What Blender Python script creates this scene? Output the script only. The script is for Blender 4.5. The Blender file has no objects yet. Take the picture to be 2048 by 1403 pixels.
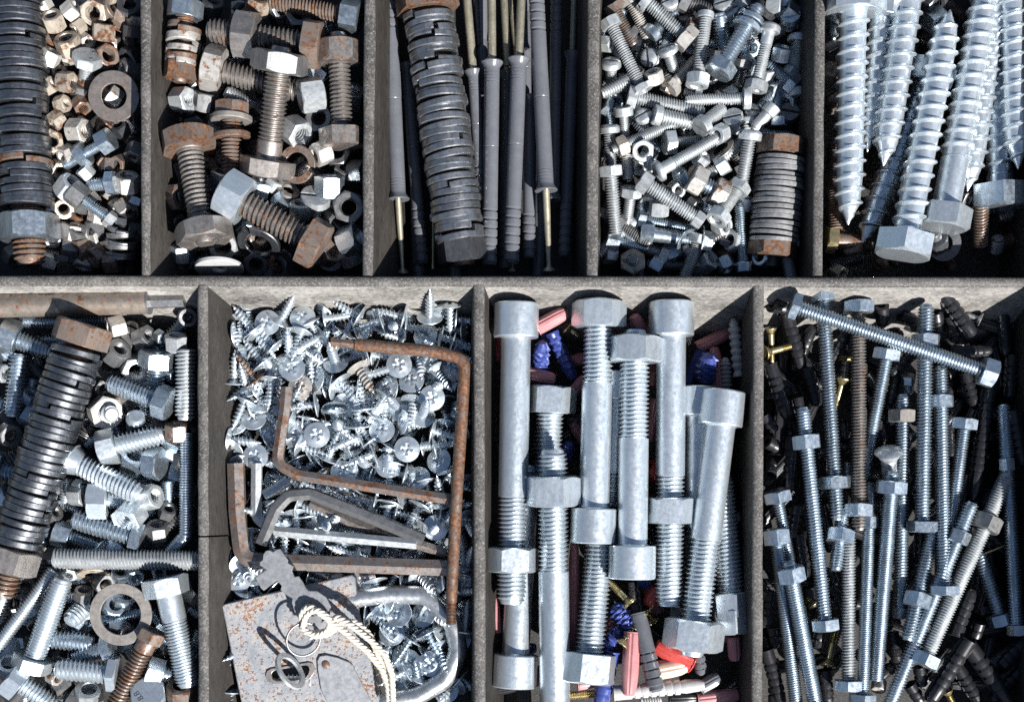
import bpy, bmesh, math, random
import numpy as np
from mathutils import Vector, Matrix
random.seed(11)
R = random.Random(5)
C = bpy.context.scene.collection
scene = bpy.context.scene

# ------------------------------------------------------------------ camera, world, sun, exposure
K = 0.0003                 # metres for one unit of the plan (0.3 mm)
H = 2600.0                 # camera height above the tray rim, in plan units
CAMY = -270.0              # the camera stands south of the middle of the tray; the lens is shifted north
cam_data = bpy.data.cameras.new('camera')
cam = bpy.data.objects.new('camera', cam_data)
C.objects.link(cam)
cam.location = (0, CAMY * K, H * K)
cam.rotation_euler = (0, 0, 0)
cam_data.sensor_fit = 'HORIZONTAL'
cam_data.sensor_width = 36.0
cam_data.lens = 36.0 * H / 2048.0
cam_data.shift_y = -CAMY / 2048.0
cam_data.clip_start = 0.01
cam_data.clip_end = 100.0
scene.camera = cam

SUN = Vector((0.72, -0.94, 1.0)).normalized()      # towards the sun: low right of the picture
sun_el = math.asin(SUN.z)
sun_az = math.atan2(SUN.x, SUN.y)
world = bpy.data.worlds.new('World')
scene.world = world
world.use_nodes = True
wn = world.node_tree.nodes
wl = world.node_tree.links
wn.clear()
sky = wn.new('ShaderNodeTexSky')
sky.sky_type = 'NISHITA'
sky.sun_disc = False
sky.sun_elevation = sun_el
sky.sun_rotation = sun_az
sky.air_density = 1.0
sky.dust_density = 1.0
bg = wn.new('ShaderNodeBackground')
bg.inputs['Strength'].default_value = 0.05
wo = wn.new('ShaderNodeOutputWorld')
wl.new(sky.outputs[0], bg.inputs[0])
wl.new(bg.outputs[0], wo.inputs[0])
sd = bpy.data.lights.new('sun', 'SUN')
sd.energy = 5.0
sd.angle = math.radians(0.5)
sd.color = (1.0, 0.98, 0.955)
so = bpy.data.objects.new('sun', sd)
C.objects.link(so)
so.rotation_euler = SUN.to_track_quat('Z', 'Y').to_euler()
so.location = SUN * 3
scene.view_settings.view_transform = 'Standard'
scene.view_settings.look = 'None'
scene.view_settings.exposure = 0.88
scene.view_settings.gamma = 1.0
scene.view_settings.use_curve_mapping = False
scene.render.engine = 'CYCLES'
scene.cycles.use_denoising = False
scene.cycles.max_bounces = 8
scene.cycles.caustics_reflective = False
scene.cycles.sample_clamp_indirect = 4.0

# ------------------------------------------------------------------ materials
def nt(name):
    m = bpy.data.materials.new(name)
    m.use_nodes = True
    t = m.node_tree
    b = t.nodes['Principled BSDF']
    return m, t, b

def N(t, kind, **kw):
    n = t.nodes.new(kind)
    for k, v in kw.items():
        setattr(n, k, v)
    return n

def coords(t):
    tc = N(t, 'ShaderNodeTexCoord')
    oi = N(t, 'ShaderNodeObjectInfo')
    mul = N(t, 'ShaderNodeMath', operation='MULTIPLY')
    mul.inputs[1].default_value = 3.7
    t.links.new(oi.outputs['Random'], mul.inputs[0])
    add = N(t, 'ShaderNodeVectorMath', operation='ADD')
    t.links.new(tc.outputs['Object'], add.inputs[0])
    t.links.new(mul.outputs[0], add.inputs[1])
    return add.outputs[0], oi.outputs['Random']

def noise(t, vec, size, detail=4, rough=0.6):
    n = N(t, 'ShaderNodeTexNoise')
    n.inputs['Scale'].default_value = 1.0 / (size * K)
    n.inputs['Detail'].default_value = detail
    n.inputs['Roughness'].default_value = rough
    t.links.new(vec, n.inputs['Vector'])
    return n.outputs['Fac']

def ramp(t, fac, stops):
    r = N(t, 'ShaderNodeValToRGB')
    e = r.color_ramp.elements
    e[0].position, e[0].color = stops[0][0], (*stops[0][1], 1)
    e[1].position, e[1].color = stops[-1][0], (*stops[-1][1], 1)
    for p, c in stops[1:-1]:
        x = e.new(p)
        x.color = (*c, 1)
    t.links.new(fac, r.inputs[0])
    return r.outputs[0]

def mixc(t, fac, a, b):
    m = N(t, 'ShaderNodeMix', data_type='RGBA')
    for s, v in ((m.inputs[0], fac), (m.inputs[6], a), (m.inputs[7], b)):
        if hasattr(v, 'is_output'):
            t.links.new(v, s)
        else:
            s.default_value = v if isinstance(v, float) else (*v, 1)
    return m.outputs[2]

def maprange(t, v, a, b, c, d):
    m = N(t, 'ShaderNodeMapRange')
    t.links.new(v, m.inputs[0])
    for i, x in enumerate((a, b, c, d)):
        m.inputs[i + 1].default_value = x
    return m.outputs[0]

def g3(v):
    return (v, v, v)

M = {}
def metal(name, base, rough=0.35, metallic=0.8, rust=0.0, stain=0.35, bump=0.16, var=0.22, tint=None, coat=0.0):
    """Plated or bare steel with streaky dulling, pitting and rust patches."""
    m, t, b = nt(name)
    vec, rnd = coords(t)
    mp = N(t, 'ShaderNodeMapping')
    mp.inputs['Scale'].default_value = (1, 1, 0.32)      # drawn out along the axis of a bolt
    t.links.new(vec, mp.inputs[0])
    big = noise(t, mp.outputs[0], 13, 5, 0.7)
    fine = noise(t, vec, 9.0, 5, 0.68)
    shade = ramp(t, big, [(0.36, tuple(c * (1 - 1.5 * var) for c in base)), (0.62, base)])
    rv = maprange(t, rnd, 0, 1, 1 - var, 1 + var * 0.35)
    hs = N(t, 'ShaderNodeHueSaturation')
    t.links.new(rv, hs.inputs['Value'])
    t.links.new(shade, hs.inputs['Color'])
    col = hs.outputs[0]
    # dull film patches
    film = maprange(t, fine, 0.45, 0.72, 0.0, stain)
    col = mixc(t, film, col, tint or tuple(0.55 * c for c in base))
    ro = maprange(t, fine, 0.3, 0.75, rough * 0.75, rough * 1.5)
    me = None
    if rust > 0:
        mid = noise(t, vec, 17, 6, 0.68)
        lo = 0.72 - rust * 0.42
        mask0 = N(t, 'ShaderNodeMapRange')
        t.links.new(mid, mask0.inputs[0])
        off = maprange(t, rnd, 0, 1, lo - 0.05, lo + 0.07)
        off2 = N(t, 'ShaderNodeMath', operation='ADD')
        off2.inputs[1].default_value = 0.10
        t.links.new(off, off2.inputs[0])
        t.links.new(off, mask0.inputs[1])
        t.links.new(off2.outputs[0], mask0.inputs[2])
        mask = mask0.outputs[0]
        rn = noise(t, vec, 7, 5, 0.7)
        rc = ramp(t, rn, [(0.28, (0.036, 0.019, 0.014)), (0.46, (0.095, 0.046, 0.029)),
                          (0.60, (0.19, 0.088, 0.036)), (0.74, (0.50, 0.145, 0.022))])
        col = mixc(t, mask, col, rc)
        inv = N(t, 'ShaderNodeMapRange')
        t.links.new(mask, inv.inputs[0])
        inv.inputs[3].default_value = metallic
        inv.inputs[4].default_value = 0.12
        t.links.new(inv.outputs[0], b.inputs['Metallic'])
        mr = N(t, 'ShaderNodeMix', data_type='FLOAT')
        t.links.new(mask, mr.inputs[0])
        t.links.new(ro, mr.inputs[2])
        mr.inputs[3].default_value = 0.62
        ro = mr.outputs[0]
    else:
        b.inputs['Metallic'].default_value = metallic
    t.links.new(col, b.inputs['Base Color'])
    t.links.new(ro, b.inputs['Roughness'])
    bp = N(t, 'ShaderNodeBump')
    bp.inputs['Strength'].default_value = bump
    bp.inputs['Distance'].default_value = 1.8 * K
    t.links.new(fine, bp.inputs['Height'])
    t.links.new(bp.outputs[0], b.inputs['Normal'])
    if coat:
        # clear passivation film: the crisp glints over the satin metal
        b.inputs['Coat Weight'].default_value = coat
        b.inputs['Coat Roughness'].default_value = 0.20
        b.inputs['Coat IOR'].default_value = 1.65
        t.links.new(bp.outputs[0], b.inputs['Coat Normal'])
    M[name] = m
    return m

def plastic(name, base, rough=0.42, var=0.2, sss=0.0, scuff=0.3):
    m, t, b = nt(name)
    vec, rnd = coords(t)
    big = noise(t, vec, 22, 4, 0.65)
    fine = noise(t, vec, 2.6, 4, 0.7)
    col = ramp(t, big, [(0.3, tuple(c * (1 - var) for c in base)), (0.7, base)])
    sc = maprange(t, fine, 0.56, 0.72, 0.0, scuff)
    col = mixc(t, sc, col, tuple(min(1, c * 1.6 + 0.03) for c in base))
    t.links.new(col, b.inputs['Base Color'])
    t.links.new(maprange(t, fine, 0.3, 0.7, rough * 0.8, rough * 1.3), b.inputs['Roughness'])
    bp = N(t, 'ShaderNodeBump')
    bp.inputs['Strength'].default_value = 0.18
    bp.inputs['Distance'].default_value = 1.0 * K
    t.links.new(fine, bp.inputs['Height'])
    t.links.new(bp.outputs[0], b.inputs['Normal'])
    if sss:
        b.inputs['Subsurface Weight'].default_value = sss
        b.inputs['Subsurface Scale'].default_value = 4 * K
        b.inputs['Subsurface Radius'].default_value = (1.0, 0.5, 0.4)
    M[name] = m

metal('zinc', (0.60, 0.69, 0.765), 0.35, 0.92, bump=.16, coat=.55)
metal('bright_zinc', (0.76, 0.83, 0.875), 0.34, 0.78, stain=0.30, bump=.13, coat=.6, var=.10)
metal('galvanised', (0.66, 0.69, 0.70), 0.48, 0.72, stain=0.45, coat=.3)
metal('galvanised_stained', (0.66, 0.63, 0.58), 0.48, 0.58, rust=0.42, stain=0.45)
metal('nut_rust', (0.56, 0.49, 0.40), 0.46, 0.45, rust=0.52, stain=0.45)
metal('washer_steel', (0.42, 0.43, 0.445), 0.34, 0.92, stain=0.5, coat=.35)
metal('stack_grey', (0.36, 0.36, 0.365), 0.48, 0.6, rust=0.10)
metal('spring_steel', (0.23, 0.24, 0.26), 0.34, 0.94, stain=0.5, coat=.35)
metal('brown_steel', (0.42, 0.385, 0.355), 0.42, 0.84, rust=0.42, stain=0.5, coat=.3)
metal('rust', (0.27, 0.215, 0.18), 0.46, 0.55, rust=0.66, stain=0.6, bump=0.4, coat=.2)
metal('key_rust', (0.33, 0.29, 0.265), 0.40, 0.70, rust=0.50, stain=0.6, bump=.3, coat=.2)
metal('rod_steel', (0.40, 0.335, 0.275), 0.40, 0.65, rust=0.50, stain=0.6)
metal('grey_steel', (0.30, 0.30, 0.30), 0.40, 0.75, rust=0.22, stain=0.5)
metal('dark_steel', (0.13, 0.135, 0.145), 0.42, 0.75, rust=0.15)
metal('washer_grey', (0.36, 0.33, 0.30), 0.50, 0.5, rust=0.25)
metal('brass', (0.60, 0.50, 0.27), 0.32, 0.85)
metal('nail_zinc', (0.52, 0.48, 0.36), 0.42, 0.7)
metal('chrome', (0.76, 0.78, 0.78), 0.32, 0.85, rust=0.12)
plastic('grey_nylon', (0.125, 0.131, 0.146), 0.24, scuff=.5)
plastic('dark_nylon', (0.016, 0.016, 0.019), 0.34, scuff=0.25)
plastic('pink_plastic', (0.50, 0.22, 0.225), 0.35, sss=0.15)
plastic('peach_plastic', (0.74, 0.50, 0.39), 0.38, sss=0.15)
plastic('red_plastic', (0.45, 0.055, 0.045), 0.35)
plastic('blue_plastic', (0.045, 0.07, 0.27), 0.38)
plastic('white_plastic', (0.48, 0.475, 0.47), 0.42)

def tray_material(name, lo, mid, hi, grain=(1, 1), speck=0.75):
    m, t, b = nt(name)
    tc = N(t, 'ShaderNodeTexCoord')
    mp = N(t, 'ShaderNodeMapping')
    mp.inputs['Scale'].default_value = (grain[0], grain[1], 1)
    t.links.new(tc.outputs['Object'], mp.inputs[0])
    v = mp.outputs[0]
    a = noise(t, v, 60, 7, 0.72)
    f = noise(t, v, 4.2, 6, 0.75)
    col = ramp(t, a, [(0.30, lo), (0.50, mid), (0.70, hi)])
    sp = maprange(t, f, 0.53, 0.64, 0.0, speck)
    col = mixc(t, sp, col, tuple(min(0.7, c * 1.8) for c in hi))
    dk = maprange(t, f, 0.46, 0.36, 0.0, 0.8)
    col = mixc(t, dk, col, tuple(c * 0.45 for c in lo))
    t.links.new(col, b.inputs['Base Color'])
    b.inputs['Roughness'].default_value = 0.62
    bp = N(t, 'ShaderNodeBump')
    bp.inputs['Strength'].default_value = 0.5
    bp.inputs['Distance'].default_value = 2.0 * K
    t.links.new(f, bp.inputs['Height'])
    t.links.new(bp.outputs[0], b.inputs['Normal'])
    M[name] = m

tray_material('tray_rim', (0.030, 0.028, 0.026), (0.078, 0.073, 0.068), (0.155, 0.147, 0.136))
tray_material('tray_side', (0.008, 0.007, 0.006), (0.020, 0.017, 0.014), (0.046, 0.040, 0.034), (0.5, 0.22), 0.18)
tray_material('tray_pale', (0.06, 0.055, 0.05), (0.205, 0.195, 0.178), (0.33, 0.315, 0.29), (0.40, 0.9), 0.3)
tray_material('tray_floor', (0.014, 0.013, 0.012), (0.022, 0.02, 0.018), (0.035, 0.032, 0.03))
tray_material('table', (0.10, 0.10, 0.10), (0.16, 0.16, 0.155), (0.22, 0.22, 0.21))

def lock_material():
    m, t, b = nt('lock_paint')
    vec, rnd = coords(t)
    a = noise(t, vec, 45, 6, 0.7)
    f = noise(t, vec, 5.5, 6, 0.72)
    c = ramp(t, a, [(0.38, (0.22, 0.235, 0.255)), (0.62, (0.39, 0.395, 0.40))])
    c = mixc(t, maprange(t, a, 0.52, 0.68, 0, 0.6), c, (0.36, 0.30, 0.20))
    f2 = N(t, 'ShaderNodeMath', operation='MULTIPLY_ADD')
    t.links.new(a, f2.inputs[0])
    f2.inputs[1].default_value = 0.45
    t.links.new(f, f2.inputs[2])
    rm = maprange(t, f2.outputs[0], 0.755, 0.825, 0, 1)
    c = mixc(t, rm, c, ramp(t, a, [(0.35, (0.08, 0.03, 0.018)), (0.65, (0.28, 0.10, 0.03))]))
    t.links.new(c, b.inputs['Base Color'])
    b.inputs['Metallic'].default_value = 0.1
    b.inputs['Roughness'].default_value = 0.5
    bp = N(t, 'ShaderNodeBump')
    bp.inputs['Strength'].default_value = 0.5
    bp.inputs['Distance'].default_value = 1.5 * K
    bp.invert = True
    t.links.new(rm, bp.inputs['Height'])
    t.links.new(bp.outputs[0], b.inputs['Normal'])
    M['lock_paint'] = m
lock_material()
metal('key_metal', (0.36, 0.37, 0.385), 0.5, 0.45, stain=0.3)
plastic('cord_fibre', (0.72, 0.66, 0.56), 0.8, var=0.25)

# ------------------------------------------------------------------ mesh collecting (plan units, scaled to metres on build)
class MB:
    def __init__(s):
        s.v, s.f, s.n = [], [], 0
    def add(s, verts, faces):
        verts = np.asarray(verts, dtype=float).reshape(-1, 3)
        o = s.n
        s.v.append(verts)
        s.f += [tuple(i + o for i in f) for f in faces]
        s.n += len(verts)
    def mesh(s, name, mat, sharp=24):
        me = bpy.data.meshes.new(name)
        v = np.concatenate(s.v) * K
        me.from_pydata(v.tolist(), [], s.f)
        me.shade_smooth()
        me.set_sharp_from_angle(angle=math.radians(sharp))
        if mat:
            me.materials.append(M[mat])
        return me

def link(name, me, parent=None):
    o = bpy.data.objects.new(name, me)
    C.objects.link(o)
    if parent:
        o.parent = parent
    return o

CACHE = {}
def cached(key, fn):
    if key not in CACHE:
        CACHE[key] = fn()
    return CACHE[key]

def lathe(mb, prof, seg=24, mod=None, cx=0.0, cy=0.0):
    """Surface of revolution about z; r = 0 ends close to a point."""
    V, F = [], []
    for r, z in prof:
        for j in range(seg):
            a = 2 * math.pi * j / seg
            rr = r * (mod(a, z, r) if mod else 1)
            V.append((cx + rr * math.cos(a), cy + rr * math.sin(a), z))
    for i in range(len(prof) - 1):
        for j in range(seg):
            k = (j + 1) % seg
            F.append((i * seg + j, i * seg + k, (i + 1) * seg + k, (i + 1) * seg + j))
    mb.add(V, F)

def hexring(a, round_=0.985, per=4):
    """(angle, radius) samples round a hexagon of apothem a, corners slightly rounded."""
    out = []
    for s in range(6):
        for q in range(per):
            th = -30 + 60.0 * q / per
            r = a / math.cos(math.radians(th))
            r = min(r, a / math.cos(math.radians(30)) * round_)
            out.append((math.radians(th + 60 * s), r))
    return out

def hexprism(mb, a, z0, z1, ch0=True, ch1=True, hole=0.0, hz0=None, hz1=None, pitch=0):
    ring = hexring(a)
    n = len(ring)
    r0 = a * 0.955
    t = math.tan(math.radians(30))
    V, rows = [], []
    def row(pts):
        rows.append(len(V))
        V.extend(pts)
    circ = lambda r, z: [(r * math.cos(th), r * math.sin(th), z) for th, _ in ring]
    if hole:
        row(circ(hole * 1.06, z0))
    else:
        row(circ(r0 * 0.02, z0))
    if ch0:
        row(circ(r0, z0))
        row([(r * math.cos(th), r * math.sin(th), z0 + max(0, r - r0) * t) for th, r in ring])
    else:
        row([(r * math.cos(th), r * math.sin(th), z0) for th, r in ring])
    if ch1:
        row([(r * math.cos(th), r * math.sin(th), z1 - max(0, r - r0) * t) for th, r in ring])
        row(circ(r0, z1))
    else:
        row([(r * math.cos(th), r * math.sin(th), z1) for th, r in ring])
    if hole:
        row(circ(hole * 1.06, z1))
        row(circ(hole, z1 - 0.08 * (z1 - z0)))
        if pitch:
            k = max(2, int((z1 - z0) * 0.84 / pitch))
            for i in range(k):
                zz = z1 - 0.08 * (z1 - z0) - (i + 0.5) * (z1 - z0) * 0.84 / k
                row(circ(hole * 0.88, zz))
                row(circ(hole * 1.0, zz - 0.5 * (z1 - z0) * 0.84 / k))
        row(circ(hole, z0 + 0.08 * (z1 - z0)))
    else:
        row(circ(r0 * 0.02, z1))
    F = []
    seqs = list(zip(rows, rows[1:])) + ([(rows[-1], rows[0])] if hole else [])
    for p, q in seqs:
        for j in range(n):
            k = (j + 1) % n
            F.append((p + j, p + k, q + k, q + j))
    mb.add(V, F)

PV = [(0, 0), (0.12, 0), (0.50, 1), (0.59, 1)]        # machine thread
PW = [(0, 0), (0.60, 0), (0.80, 1), (0.88, 1)]        # wood thread
def thread(mb, z0, z1, ro, ri, pitch, seg=18, prof=PV, taper=None):
    """A real helical thread: every column of vertices is one step further up the helix."""
    ns = len(prof)
    turns = int((z1 - z0) / pitch) + 3
    rows = turns * ns
    V = np.zeros((seg, rows, 3))
    i = np.arange(rows)
    zf = np.array([p[0] for p in prof])[i % ns] + i // ns
    cr = np.array([p[1] for p in prof])[i % ns]
    for j in range(seg):
        z = z0 + (zf + j / seg - 1.0) * pitch
        inside = (z > z0) & (z < z1)
        z = np.clip(z, z0, z1)
        r = np.where(inside, ri + (ro - ri) * cr, ri)
        if taper:
            r = r * np.interp(z, taper[0], taper[1])
        a = 2 * math.pi * j / seg
        V[j, :, 0] = r * math.cos(a)
        V[j, :, 1] = r * math.sin(a)
        V[j, :, 2] = z
    F = []
    for j in range(seg):
        k = (j + 1) % seg
        sh = ns if k == 0 else 0
        for q in range(rows - 1):
            if q + 1 + sh < rows:
                F.append((j * rows + q, k * rows + q + sh, k * rows + q + 1 + sh, j * rows + q + 1))
    mb.add(V.reshape(-1, 3), F)

def dprism(mb, r, w, z_out, z_in, side, dome=0.0, n=12):
    """Half of a slotted head: a D of radius r cut w off the middle, from z_in to z_out."""
    a0 = math.asin(min(0.9, w / r))
    pts = [(r * math.sin(a0 + (math.pi - 2 * a0) * q / n), -r * math.cos(a0 + (math.pi - 2 * a0) * q / n)) for q in range(n + 1)]
    pts = [(max(x, w) * side, y) for x, y in pts]
    h = z_out - z_in
    if dome:
        lev = [(1, z_in), (1, z_in + 0.25 * h), (0.90, z_in + 0.62 * h), (0.70, z_in + 0.88 * h), (0.4, z_in + h)]
    else:
        lev = [(1, z_in), (1, z_out - 0.12 * h), (0.94, z_out)]
    V, F = [], []
    for s, z in lev:
        for x, y in pts:
            xs = w * side + (x - w * side) * s
            V.append((xs, y * s, z))
    m = n + 1
    for i in range(len(lev) - 1):
        for j in range(m):
            k = (j + 1) % m
            F.append((i * m + j, i * m + k, (i + 1) * m + k, (i + 1) * m + j))
    F.append(tuple((len(lev) - 1) * m + j for j in range(m)))
    mb.add(V, F)

def arc_path(pts, rad, step=8):
    """Polyline with its inner corners rounded to radius rad."""
    out = [Vector(pts[0])]
    for i in range(1, len(pts) - 1):
        p, a, b = Vector(pts[i]), Vector(pts[i - 1]), Vector(pts[i + 1])
        u, v = (a - p), (b - p)
        lu, lv = u.length, v.length
        u.normalize(); v.normalize()
        ang = u.angle(v)
        d = min(rad / math.tan(ang / 2), lu * 0.48, lv * 0.48)
        s, e = p + u * d, p + v * d
        for q in range(step + 1):
            t = q / step
            out.append((1 - t) ** 2 * s + 2 * t * (1 - t) * p + t * t * e)
    out.append(Vector(pts[-1]))
    return out

def sweep(mb, path, rad, seg=6, twist=0.0, cap=True, up=Vector((0, 0, 1))):
    """Sweep a polygon along a path; rad is one number or one per point."""
    n = len(path)
    rads = rad if isinstance(rad, (list, tuple)) else [rad] * n
    V, F = [], []
    nrm = None
    for i, p in enumerate(path):
        d = (path[min(i + 1, n - 1)] - path[max(i - 1, 0)]).normalized()
        if nrm is None:
            nrm = up - d * up.dot(d)
            if nrm.length < 1e-3:
                nrm = Vector((1, 0, 0)) - d * d.x
        else:
            nrm = nrm - d * nrm.dot(d)
        nrm.normalize()
        bi = d.cross(nrm)
        for j in range(seg):
            a = twist + 2 * math.pi * j / seg
            q = p + (nrm * math.cos(a) + bi * math.sin(a)) * rads[i]
            V.append(tuple(q))
    for i in range(n - 1):
        for j in range(seg):
            k = (j + 1) % seg
            F.append((i * seg + j, i * seg + k, (i + 1) * seg + k, (i + 1) * seg + j))
    if cap:
        F.append(tuple(range(seg))[::-1])
        F.append(tuple((n - 1) * seg + j for j in range(seg)))
    mb.add(V, F)

def plate(outline, holes, thick, bevel=0.8):
    """Flat plate with holes, from outlines in plan units (y up); returns a mesh without material."""
    cu = bpy.data.curves.new('plate', 'CURVE')
    cu.dimensions = '2D'
    cu.fill_mode = 'BOTH'
    cu.extrude = max(0.01, (thick / 2 - bevel)) * K
    cu.bevel_depth = bevel * K
    cu.bevel_resolution = 1
    for pts in [outline] + holes:
        sp = cu.splines.new('POLY')
        sp.points.add(len(pts) - 1)
        for q, (x, y) in zip(sp.points, pts):
            q.co = (x * K, y * K, 0, 1)
        sp.use_cyclic_u = True
    o = bpy.data.objects.new('plate', cu)
    C.objects.link(o)
    dg = bpy.context.evaluated_depsgraph_get()
    me = bpy.data.meshes.new_from_object(o.evaluated_get(dg))
    bpy.data.objects.remove(o)
    return me

def circle(x, y, r, n=28, sx=1, sy=1):
    return [(x + r * sx * math.cos(2 * math.pi * i / n), y + r * sy * math.sin(2 * math.pi * i / n)) for i in range(n)]

# ------------------------------------------------------------------ plan coordinates
VIEWS = {'A': (0, 0, 2.507), 'B': (290, 0, 2.504), 'C': (740, 0, 2.504), 'D': (1180, 0, 2.506), 'E': (1640, 0, 2.505),
         'F': (0, 560, 3.188), 'G': (0, 960, 3.166), 'H': (400, 560, 3.189), 'I': (400, 960, 3.168),
         'J': (960, 570, 3.263), 'K': (960, 960, 3.167), 'L': (1510, 560, 3.188), 'N': (1510, 960, 3.167), 'S': (0, 0, 1.0)}
cur = ['S']
BIN = ['']
def view(k):
    cur[0] = k
def SC():
    return VIEWS[cur[0]][2]
def src(x, y):
    o = VIEWS[cur[0]]
    return o[0] + x / o[2], o[1] + y / o[2]
DZ = {'A': -15, 'B': -10, 'C': -28, 'D': -20, 'E': -5, 'F': -22, 'H': -20, 'J': -28, 'L': -15}
def P(x, y, z):
    """Survey reading (as seen from above the camera stand) at height z -> place in plan units."""
    z = z + DZ.get(BIN[0], 0)
    sx, sy = src(x, y)
    X, Y = sx - 1024.0, 701.0 - sy
    k = (H - z) / H
    return Vector((X * k, CAMY + (Y - CAMY) * k, z))

def basis(axis, spin=0.0):
    z = Vector(axis).normalized()
    up = Vector((0, 0, 1)) if abs(z.z) < 0.95 else Vector((0, 1, 0))
    x = up.cross(z).normalized()
    y = z.cross(x)
    m = Matrix((x, y, z)).transposed()
    return (m @ Matrix.Rotation(spin, 3, 'Z')).to_4x4()

THINGS = []
FILL = [False]
def thing(name, cat, loc, axis, kind, pose, look, label=None, spin=0.0, group=None):
    o = bpy.data.objects.new(name, None)
    o.empty_display_size = 0.004
    C.objects.link(o)
    m = basis(axis, spin)
    m.translation = Vector(loc) * K
    o.matrix_world = m
    register(o, cat, kind, pose, look, label, group)
    return o

def register(o, cat, kind, pose, look, label=None, group=None):
    o['category'] = cat
    THINGS.append(dict(o=o, kind=kind, pose=pose, look=look, label=label, bin=BIN[0], fill=FILL[0], group=group))

LOOK = {'zinc': 'shiny zinc', 'bright_zinc': 'bright zinc', 'galvanised': 'pale grey', 'galvanised_stained': 'rust-flecked grey',
        'nut_rust': 'rust-stained', 'spring_steel': 'dark grey', 'washer_steel': 'grey', 'stack_grey': 'grey', 'key_rust': 'rusty', 'brown_steel': 'brownish', 'rust': 'rusty', 'rod_steel': 'rusty', 'grey_steel': 'grey steel',
        'dark_steel': 'dark', 'washer_grey': 'brown-grey', 'brass': 'brassy', 'nail_zinc': 'brassy', 'chrome': 'chromed',
        'grey_nylon': 'grey plastic', 'dark_nylon': 'black plastic', 'pink_plastic': 'pink', 'peach_plastic': 'peach',
        'red_plastic': 'red', 'blue_plastic': 'blue', 'white_plastic': 'white', 'key_metal': 'grey'}

def wind(d):
    a = math.degrees(math.atan2(d.y, d.x)) % 360
    return ['right', 'upper right', 'up', 'upper left', 'left', 'lower left', 'down', 'lower right'][int((a + 22.5) // 45) % 8]

def pose_long(d, headed=True):
    d = d.normalized()
    if d.z > 0.72:
        return 'point up' if headed else 'standing on end'
    if d.z < -0.72:
        return 'facing up' if headed else 'standing on end'
    if not headed:
        a = math.degrees(math.atan2(d.y, d.x)) % 180
        return 'lying level' if a < 22 or a > 158 else 'lying upright' if 68 < a < 112 else 'slanting right' if a < 90 else 'slanting left'
    return 'pointing ' + wind(d)

def pose_flat(d):
    d = d.normalized()
    a = abs(d.z)
    return 'lying flat' if a > 0.82 else 'standing on edge' if a < 0.38 else 'tilted ' + wind(d)

# ------------------------------------------------------------------ builders
def head_mesh(kind, d, af, hh, mat):
    d, af, hh = round(d, 1), round(af, 1), round(hh, 1)
    def mk():
        mb = MB()
        if kind == 'hex':
            hexprism(mb, af / 2, 0, hh, True, False)
            lathe(mb, [(af * 0.46, hh), (af * 0.46, hh + 0.02 * d), (d * 0.4, hh + 0.02 * d)], 24)
        elif kind in ('cheese', 'dome'):
            r, w, dep = af / 2, max(1.2, af * 0.075), hh * 0.5
            lathe(mb, [(0.01, dep), (r, dep), (r, hh * 0.93), (r * 0.94, hh), (d * 0.4, hh)], 28)
            for s in (-1, 1):
                dprism(mb, r, w, 0, dep, s, 1.0 if kind == 'dome' else 0)
        elif kind == 'socket':
            r = af / 2
            lathe(mb, [(d * 0.01, hh * 0.45), (d * 0.44, hh * 0.45), (d * 0.44, 0), (r * 0.955, 0), (r, hh * 0.035),
                       (r, hh * 0.97), (r * 0.97, hh), (d * 0.5, hh)], 40)
        elif kind == 'flat':          # countersunk with a cross
            r = af / 2
            cross_cap(mb, r, r * 0.13, r * 0.62, hh * 0.5, lambda q: 0.0)
            lathe(mb, [(r, 0), (r, hh * 0.12), (d * 0.45, hh)], 32)
        elif kind == 'mushroom':
            r = af / 2
            lathe(mb, [(0.01, 0), (r * 0.4, hh * 0.06), (r * 0.75, hh * 0.22), (r * 0.97, hh * 0.48), (r, hh * 0.55), (r * 0.9, hh * 0.66), (d * 0.5, hh * 1.6)], 30)
        return mb.mesh(kind + '_head', mat)
    return cached(('head', kind, d, af, hh, mat), mk)

def cross_cap(mb, r, w, reach, depth, dome):
    """Round cap facing -z with a cross recess."""
    rad = [0.0, 0.12, 0.25, 0.38, 0.50, 0.62, 0.72, 0.86, 1.0]
    seg = 32
    V, F = [], []
    for q in rad:
        for j in range(seg):
            a = 2 * math.pi * (j + 0.5) / seg
            x, y = r * q * math.cos(a), r * q * math.sin(a)
            z = -dome(q)
            lo, hi = min(abs(x), abs(y)), max(abs(x), abs(y))
            if lo < w * 1.25 and hi < reach:
                z += depth * (1 - 0.6 * hi / reach)
            V.append((x, y, z))
    for i in range(len(rad) - 1):
        for j in range(seg):
            k = (j + 1) % seg
            F.append((i * seg + j, (i + 1) * seg + j, (i + 1) * seg + k, i * seg + k))
    mb.add(V, F)

def nut_mesh(af, h, hole, mat):
    af, h, hole = round(af, 1), round(h, 1), round(hole, 1)
    def mk():
        mb = MB()
        hexprism(mb, af / 2, -h / 2, h / 2, True, True, hole, pitch=max(2.0, h / 6))
        return mb.mesh('nut', mat)
    return cached(('nut', af, h, hole, mat), mk)

def ring_mb(mb, ro, ri, t, seg=36, z=0.0, bev=0.12):
    b = bev * t
    lathe(mb, [(ri + b, z - t / 2), (ro - b, z - t / 2), (ro, z - t / 2 + b), (ro, z + t / 2 - b), (ro - b, z + t / 2),
               (ri + b, z + t / 2), (ri, z + t / 2 - b), (ri, z - t / 2 + b), (ri + b, z - t / 2)], seg)

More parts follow.
